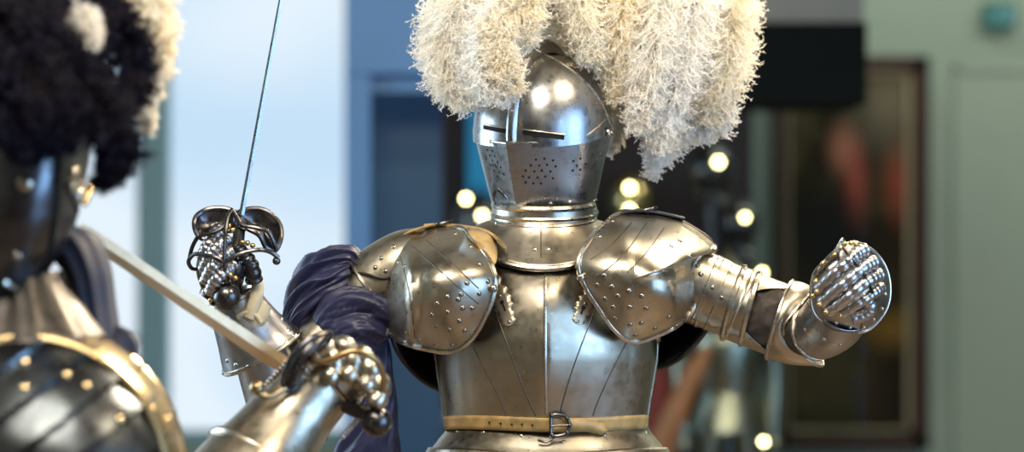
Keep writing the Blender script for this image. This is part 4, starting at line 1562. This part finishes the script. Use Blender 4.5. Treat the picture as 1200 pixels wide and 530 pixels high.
# big glass display case behind the armour
WC = 2600
cc = P(700, 0, WC)
yc = WC * S
case = thing('display_case', (cc.x, yc, 0), 'tall dark-framed glass display case standing behind the plumed armor', 'display case')
CFR = plain('blue_black_case_metal', (0.035, 0.055, 0.085), 0.35, 0.2, var=0.05)
CBL = plain('slate_blue_case_panel', (0.045, 0.14, 0.30), 0.5, 0.0, var=0.08, scale=3)  # blue window light on post and left header is put into this colour
CBK = plain('dark_maroon_backing', (0.035, 0.02, 0.02), 0.8, var=0.2, scale=2)
x0, x1 = P(405, 0, WC).x, P(1016, 0, WC).x
mb = MB()
box(mb, (x0, yc, 0.0), (P(434, 0, WC).x, yc + 0.06, P(0, 0, WC).z + 0.3))
mb.build('post', CBL, case, smooth=False)
mb = MB()
lo, hi = rect(405, -120, 640, 86, WC - 6, 0.1)
box(mb, lo, hi)
lo, hi = rect(430, 84, 640, 108, WC + 30, 0.1)
box(mb, lo, hi)
mb.build('header', CBL, case, smooth=False)
mb = MB()
box(mb, *rect(640, 26, 1016, 122, WC, 0.5))
tag(mb.build('header', plain('black_header', (0.004, 0.006, 0.006), 0.9), case, smooth=False), 'black header panel').data.materials[0].node_tree.nodes['Principled BSDF'].inputs['Specular IOR Level'].default_value = 0.05
mb = MB()
box(mb, *rect(640, -60, 1012, 26, WC + 60, 0.2))
mb.build('cornice', plain('grey_cornice', (0.16, 0.165, 0.15), 0.7, var=0.03), case, smooth=False)
mb = MB()
ybk = yc + 1.6
wk = ybk / S
box(mb, (P(424, 0, wk).x, ybk, 0.0), (P(882, 0, wk).x, ybk + 0.04, 3.2))
mb.build('back_panel', CBK, case, smooth=False)
mb = MB()
box(mb, *rect(430, 108, 518, 900, WC + 260, 0.03))
mb.build('side_panel', plain('midnight_blue_panel', (0.016, 0.05, 0.115), 0.5, var=0.1, scale=2), case, smooth=False)
mb = MB()
box(mb, (x0, yc, 0.0), (x1, ybk + 0.04, 0.35))
mb.build('base', CFR, case, smooth=False)
GL = bpy.data.materials.new('case_glass')
GL.use_nodes = True
t = GL.node_tree
t.nodes.clear()
o_ = N(t, 'ShaderNodeOutputMaterial')
tr = N(t, 'ShaderNodeBsdfTransparent')
tr.inputs[0].default_value = (0.90, 0.94, 0.93, 1)
gs = N(t, 'ShaderNodeBsdfGlossy')
gs.inputs['Roughness'].default_value = 0.03
lw = N(t, 'ShaderNodeLayerWeight')
lw.inputs[0].default_value = 0.05
ms = N(t, 'ShaderNodeMixShader')
t.links.new(lw.outputs['Fresnel'], ms.inputs[0])
t.links.new(tr.outputs[0], ms.inputs[1])
t.links.new(gs.outputs[0], ms.inputs[2])
t.links.new(ms.outputs[0], o_.inputs[0])
mb = MB()
box(mb, (P(434, 0, WC).x, yc + 0.02, 0.35), (x1, yc + 0.03, P(0, 122, WC).z))
mb.build('glass_pane', GL, case, smooth=False)
mb = MB()
box(mb, *rect(548, 120, 600, 330, wk - 20, 0.02))  # glowing panel added for the blue glow beside the helmet
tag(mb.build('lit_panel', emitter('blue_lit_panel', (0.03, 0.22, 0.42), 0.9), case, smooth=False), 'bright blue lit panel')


# background armours inside the case
def bg_armor(u, v_head, w, scale, label, m1, cloth=None, mh=None):
    bx_ = P(u, 0, w)
    k = m_per(w) * scale
    zh = P(u, v_head, w).z
    bs = (bx_.x, w * S, 0.35)
    a = thing('suit_of_armor', bs, label, 'suit of armor', 'suits of armor inside the glass case')
    q = lambda x, y, z: Vector((bx_.x + x * scale, w * S + y * scale, zh + z * scale))
    mb = MB()
    ball(mb, q(0, 0, 0), 0.12 * scale, seg=24, rings=16, sc=(0.9, 1.1, 1.1))
    sweepw(mb, [q(0, -0.13, -0.06), q(0, -0.15, 0.0), q(0, -0.10, 0.10), q(0, 0.0, 0.15)], [0.012 * scale] * 4, seg=8)
    sweepw(mb, [q(0, 0, -0.08), q(0, 0, -0.16), q(0, 0, -0.2)], [0.085 * scale, 0.08 * scale, 0.12 * scale], seg=24)
    mb.build('helmet', mh or m1, a)
    mb = MB()
    pr = [(-0.2, 0.13), (-0.25, 0.19), (-0.35, 0.21), (-0.5, 0.18), (-0.62, 0.16)]
    sweepw(mb, [q(0, 0, z) for z, r in pr], [(r * scale, r * 0.72 * scale) for z, r in pr], seg=32, ref=(0, 1, 0))
    mb.build('breastplate', m1, a)
    for s in (-1, 1):
        mb = MB()
        ball(mb, q(0.22 * s, 0, -0.27), 0.105 * scale, seg=20, rings=12, sc=(1.0, 1.1, 0.95))
        mb.build('pauldron', m1, a)
        mb = MB()
        sweepw(mb, [q(0.24 * s, 0, -0.33), q(0.255 * s, 0, -0.5), q(0.25 * s, -0.02, -0.64), q(0.24 * s, -0.05, -0.84)], [k_ * scale for k_ in (0.055, 0.05, 0.055, 0.042)], seg=18)
        ball(mb, q(0.24 * s, -0.06, -0.88), 0.055 * scale, seg=14, rings=8)
        mb.build('arm', m1, a)
        mb = MB()
        sweepw(mb, [q(0.09 * s, 0, -0.72), q(0.11 * s, -0.02, -1.05), q(0.11 * s, 0, -1.10), q(0.11 * s, 0.01, -1.5), q(0.11 * s, -0.05, -1.56)], [k_ * scale for k_ in (0.09, 0.07, 0.075, 0.05, 0.05)], seg=18)
        mb.build('leg', m1, a)
    mb = MB()
    pr = [(-0.6, 0.165), (-0.68, 0.2), (-0.8, 0.24)]
    sweepw(mb, [q(0, 0, z) for z, r in pr], [(r * scale, r * 0.8 * scale) for z, r in pr], seg=32)
    mb.build('fauld', cloth or m1, a)
    mb = MB()
    sweepw(mb, [q(0, 0, -0.75), Vector((bx_.x, w * S, 0.4)), Vector((bx_.x, w * S, 0.38)), Vector((bx_.x, w * S, 0.35))], [0.025, 0.025, 0.16, 0.16], seg=16)
    mb.build('stand_pole', DARK, a)
    return a


BG1 = steel('case_armor_steel', (0.28, 0.27, 0.22), (0.16, 0.15, 0.12), 0.25, 0.35)
BG2 = plain('case_armor_gilt', (0.55, 0.40, 0.18), 0.25, 1.0)
bg_armor(852, 330, 2800, 0.62, 'blurred steel suit of armor in the case below the upper arm plates', BG1)
for u_, v_, w_, r_, lab in ((833, 198, 3100, 27, 'blurred dark helmet on a pole in the case, just below the white plume'),
                            (866, 262, 3250, 24, 'blurred dark helmet on a pole in the case, above the upper arm plates')):
    c = P(u_, v_, w_)
    k = m_per(w_)
    hp = thing('helmet', (c.x, c.y, 0.35), lab, 'helmet')
    mb = MB()
    ball(mb, c, r_ * k, seg=28, rings=18, sc=(1, 1.15, 1.15))
    sweepw(mb, [c + Vector((0, -r_ * 1.15 * k * math.cos(a_), r_ * 1.17 * k * math.sin(a_))) for a_ in np.linspace(-0.2, 2.6, 24)], [3 * k] * 24, seg=8)
    mb.build('skull', DARK, hp)
    mb = MB()
    sweepw(mb, [c - Vector((0, 0, r_ * 0.9 * k)), c - Vector((0, 0, r_ * 1.2 * k)), c - Vector((0, 0, r_ * 1.5 * k))], [r_ * 0.8 * k, r_ * 0.75 * k, r_ * 1.0 * k], seg=24)
    mb.build('neck_guard', DARK, hp)
    mb = MB()
    sweepw(mb, [c - Vector((0, 0, r_ * 1.4 * k)), Vector((c.x, c.y, 0.4)), Vector((c.x, c.y, 0.38)), Vector((c.x, c.y, 0.35))], [0.012, 0.012, 0.12, 0.12], seg=16)
    mb.build('stand_pole', DARK, hp)
bg_armor(738, 236, 3600, 0.8, 'blurred suit of armor with brassy helmet in the case just behind the right pauldron', DARK, RCLOTH, BG2)
bg_armor(560, 262, 3450, 0.9, 'blurred suit of armor in the case behind the tan shoulder strap', DARK)
mb = MB()
c = P(802, 480, 2680)
sweepw(mb, [Vector((c.x - 0.09, c.y, 0.35)), c + Vector((-0.07, 0, -0.1)), c + Vector((0.03, 0, 0.12)), c + Vector((0.08, 0.02, 0.2))], [0.05, 0.045, 0.035, 0.02], seg=16)
o = mb.build('scabbard', plain('orange_leather', (0.28, 0.10, 0.035), 0.5), origin=(c.x - 0.09, c.y, 0.35))
tag(o, 'orange-brown leather scabbard leaning in the case beside the red pedestal', 'scabbard')

mb = MB()
c = P(774, 436, 2850)
vs = []
for i in range(20):
    z = c.z + (0.35 - c.z) * i / 19
    for j in range(60):
        t_ = 2 * PI * j / 60
        rr_ = (0.045 + 0.04 * min(1, i / 8)) * (1 + 0.10 * math.sin(9 * t_) * min(1, i / 6))
        vs.append((c.x + rr_ * math.cos(t_), c.y + rr_ * math.sin(t_), z))
mb.add(vs, grid_faces(20, 60, True) + [tuple(range(60))])
o = mb.build('draped_pedestal', RCLOTH, origin=(c.x, c.y, 0.35), angle=60)
tag(o, 'dark red cloth-draped pedestal in the case, just right of the waist', 'pedestal')

# small glowing balls added in the case as glints on its armours
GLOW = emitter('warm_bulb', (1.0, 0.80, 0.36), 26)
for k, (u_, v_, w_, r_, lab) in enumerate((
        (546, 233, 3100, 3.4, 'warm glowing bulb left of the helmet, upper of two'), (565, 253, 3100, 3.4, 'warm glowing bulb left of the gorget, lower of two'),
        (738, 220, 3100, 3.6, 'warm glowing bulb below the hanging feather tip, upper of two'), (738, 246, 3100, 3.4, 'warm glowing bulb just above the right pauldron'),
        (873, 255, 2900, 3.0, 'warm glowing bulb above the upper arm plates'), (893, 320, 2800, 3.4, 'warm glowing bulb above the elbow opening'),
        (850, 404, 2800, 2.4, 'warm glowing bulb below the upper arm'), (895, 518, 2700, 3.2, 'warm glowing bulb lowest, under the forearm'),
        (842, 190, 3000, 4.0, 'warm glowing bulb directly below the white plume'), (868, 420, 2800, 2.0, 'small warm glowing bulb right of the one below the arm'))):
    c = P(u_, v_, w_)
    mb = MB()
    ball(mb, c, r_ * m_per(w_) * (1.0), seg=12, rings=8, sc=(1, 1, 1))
    o = thing('spot_bulb', c, lab, 'light bulb', 'warm bulbs in the display case')  # glowing balls added as glints on the armours, not bulbs
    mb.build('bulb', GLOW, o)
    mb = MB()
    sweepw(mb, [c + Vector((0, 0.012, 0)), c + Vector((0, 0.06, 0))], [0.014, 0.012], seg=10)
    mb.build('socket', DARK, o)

# =================================================================== LIGHT
def area(name, loc, aim, sx, sy, col, power):
    d = bpy.data.lights.new(name, 'AREA')
    d.shape = 'RECTANGLE'
    d.size, d.size_y = sx, sy
    d.color = col
    d.energy = power
    o = bpy.data.objects.new(name, d)
    COL.objects.link(o)
    o.location = loc
    o.rotation_euler = (Vector(aim) - Vector(loc)).to_track_quat('-Z', 'Y').to_euler()
    return o


area('lamp_ceiling_front', (-0.7, -2.6, 3.9), (0, 0, 1.5), 2.2, 1.3, (1.0, 0.90, 0.74), 150)
area('lamp_ceiling_right', (1.5, -1.3, 3.6), (0.1, 0, 1.6), 0.9, 0.7, (1.0, 0.80, 0.54), 42)
area('lamp_ceiling_back', (1.3, 1.2, 3.7), (0.2, 0, 1.7), 0.8, 0.8, (1.0, 0.84, 0.62), 200)
area('window_light_left', (-4.2, 1.2, 2.2), (-0.2, 0, 1.5), 2.4, 3.0, (0.62, 0.82, 1.0), 210)
area('window_light_right', (4.0, -2.6, 1.6), (0, 0, 1.5), 2.0, 2.8, (0.36, 0.62, 1.0), 130)
area('window_light_strip', (2.3, -3.3, 1.3), (0, 0, 1.4), 0.3, 2.4, (0.35, 0.62, 1.0), 32)  # unseen light added for a blue streak on the breastplate
area('wall_wash_behind_case', (1.2, 5.7, 4.2), (1.2, 6.58, 1.6), 0.8, 0.3, (0.9, 1.0, 0.9), 22)  # unseen lamp added to brighten the pale wall strip
area('wall_wash', (3.4, 4.4, 4.3), (2.2, 6.4, 1.6), 2.2, 0.6, (0.97, 1.0, 0.84), 78)

w = bpy.data.worlds.new('hall')
bpy.context.scene.world = w
w.use_nodes = True
t = w.node_tree
bg = t.nodes['Background']
tc = N(t, 'ShaderNodeTexCoord')
nz = N(t, 'ShaderNodeTexNoise')
nz.inputs['Scale'].default_value = 1.7
nz.inputs['Detail'].default_value = 1.5
t.links.new(tc.outputs['Generated'], nz.inputs['Vector'])
t.links.new(ramp(t, nz.outputs['Fac'], [(0.37, (0.015, 0.015, 0.02)), (0.5, (0.26, 0.24, 0.19)), (0.64, (0.62, 0.56, 0.45))]), bg.inputs[0])
bg.inputs[1].default_value = 0.68

cam = bpy.data.cameras.new('camera')
cam.sensor_width = 36
cam.lens = 36 * D / (1200 * S)
cam.dof.use_dof = True
cam.dof.focus_distance = 3.86
cam.dof.aperture_fstop = 1.75
co = bpy.data.objects.new('camera', cam)
COL.objects.link(co)
co.location = (0, -D, ZC)
co.rotation_euler = (PI / 2, 0, 0)
sc = bpy.context.scene
sc.camera = co
sc.view_settings.view_transform = 'Standard'
sc.view_settings.look = 'None'
sc.view_settings.gamma = 1
sc.view_settings.use_curve_mapping = False
sc.view_settings.exposure = 0.0
for o in bpy.data.objects:
    if '_base' in o:
        del o['_base']
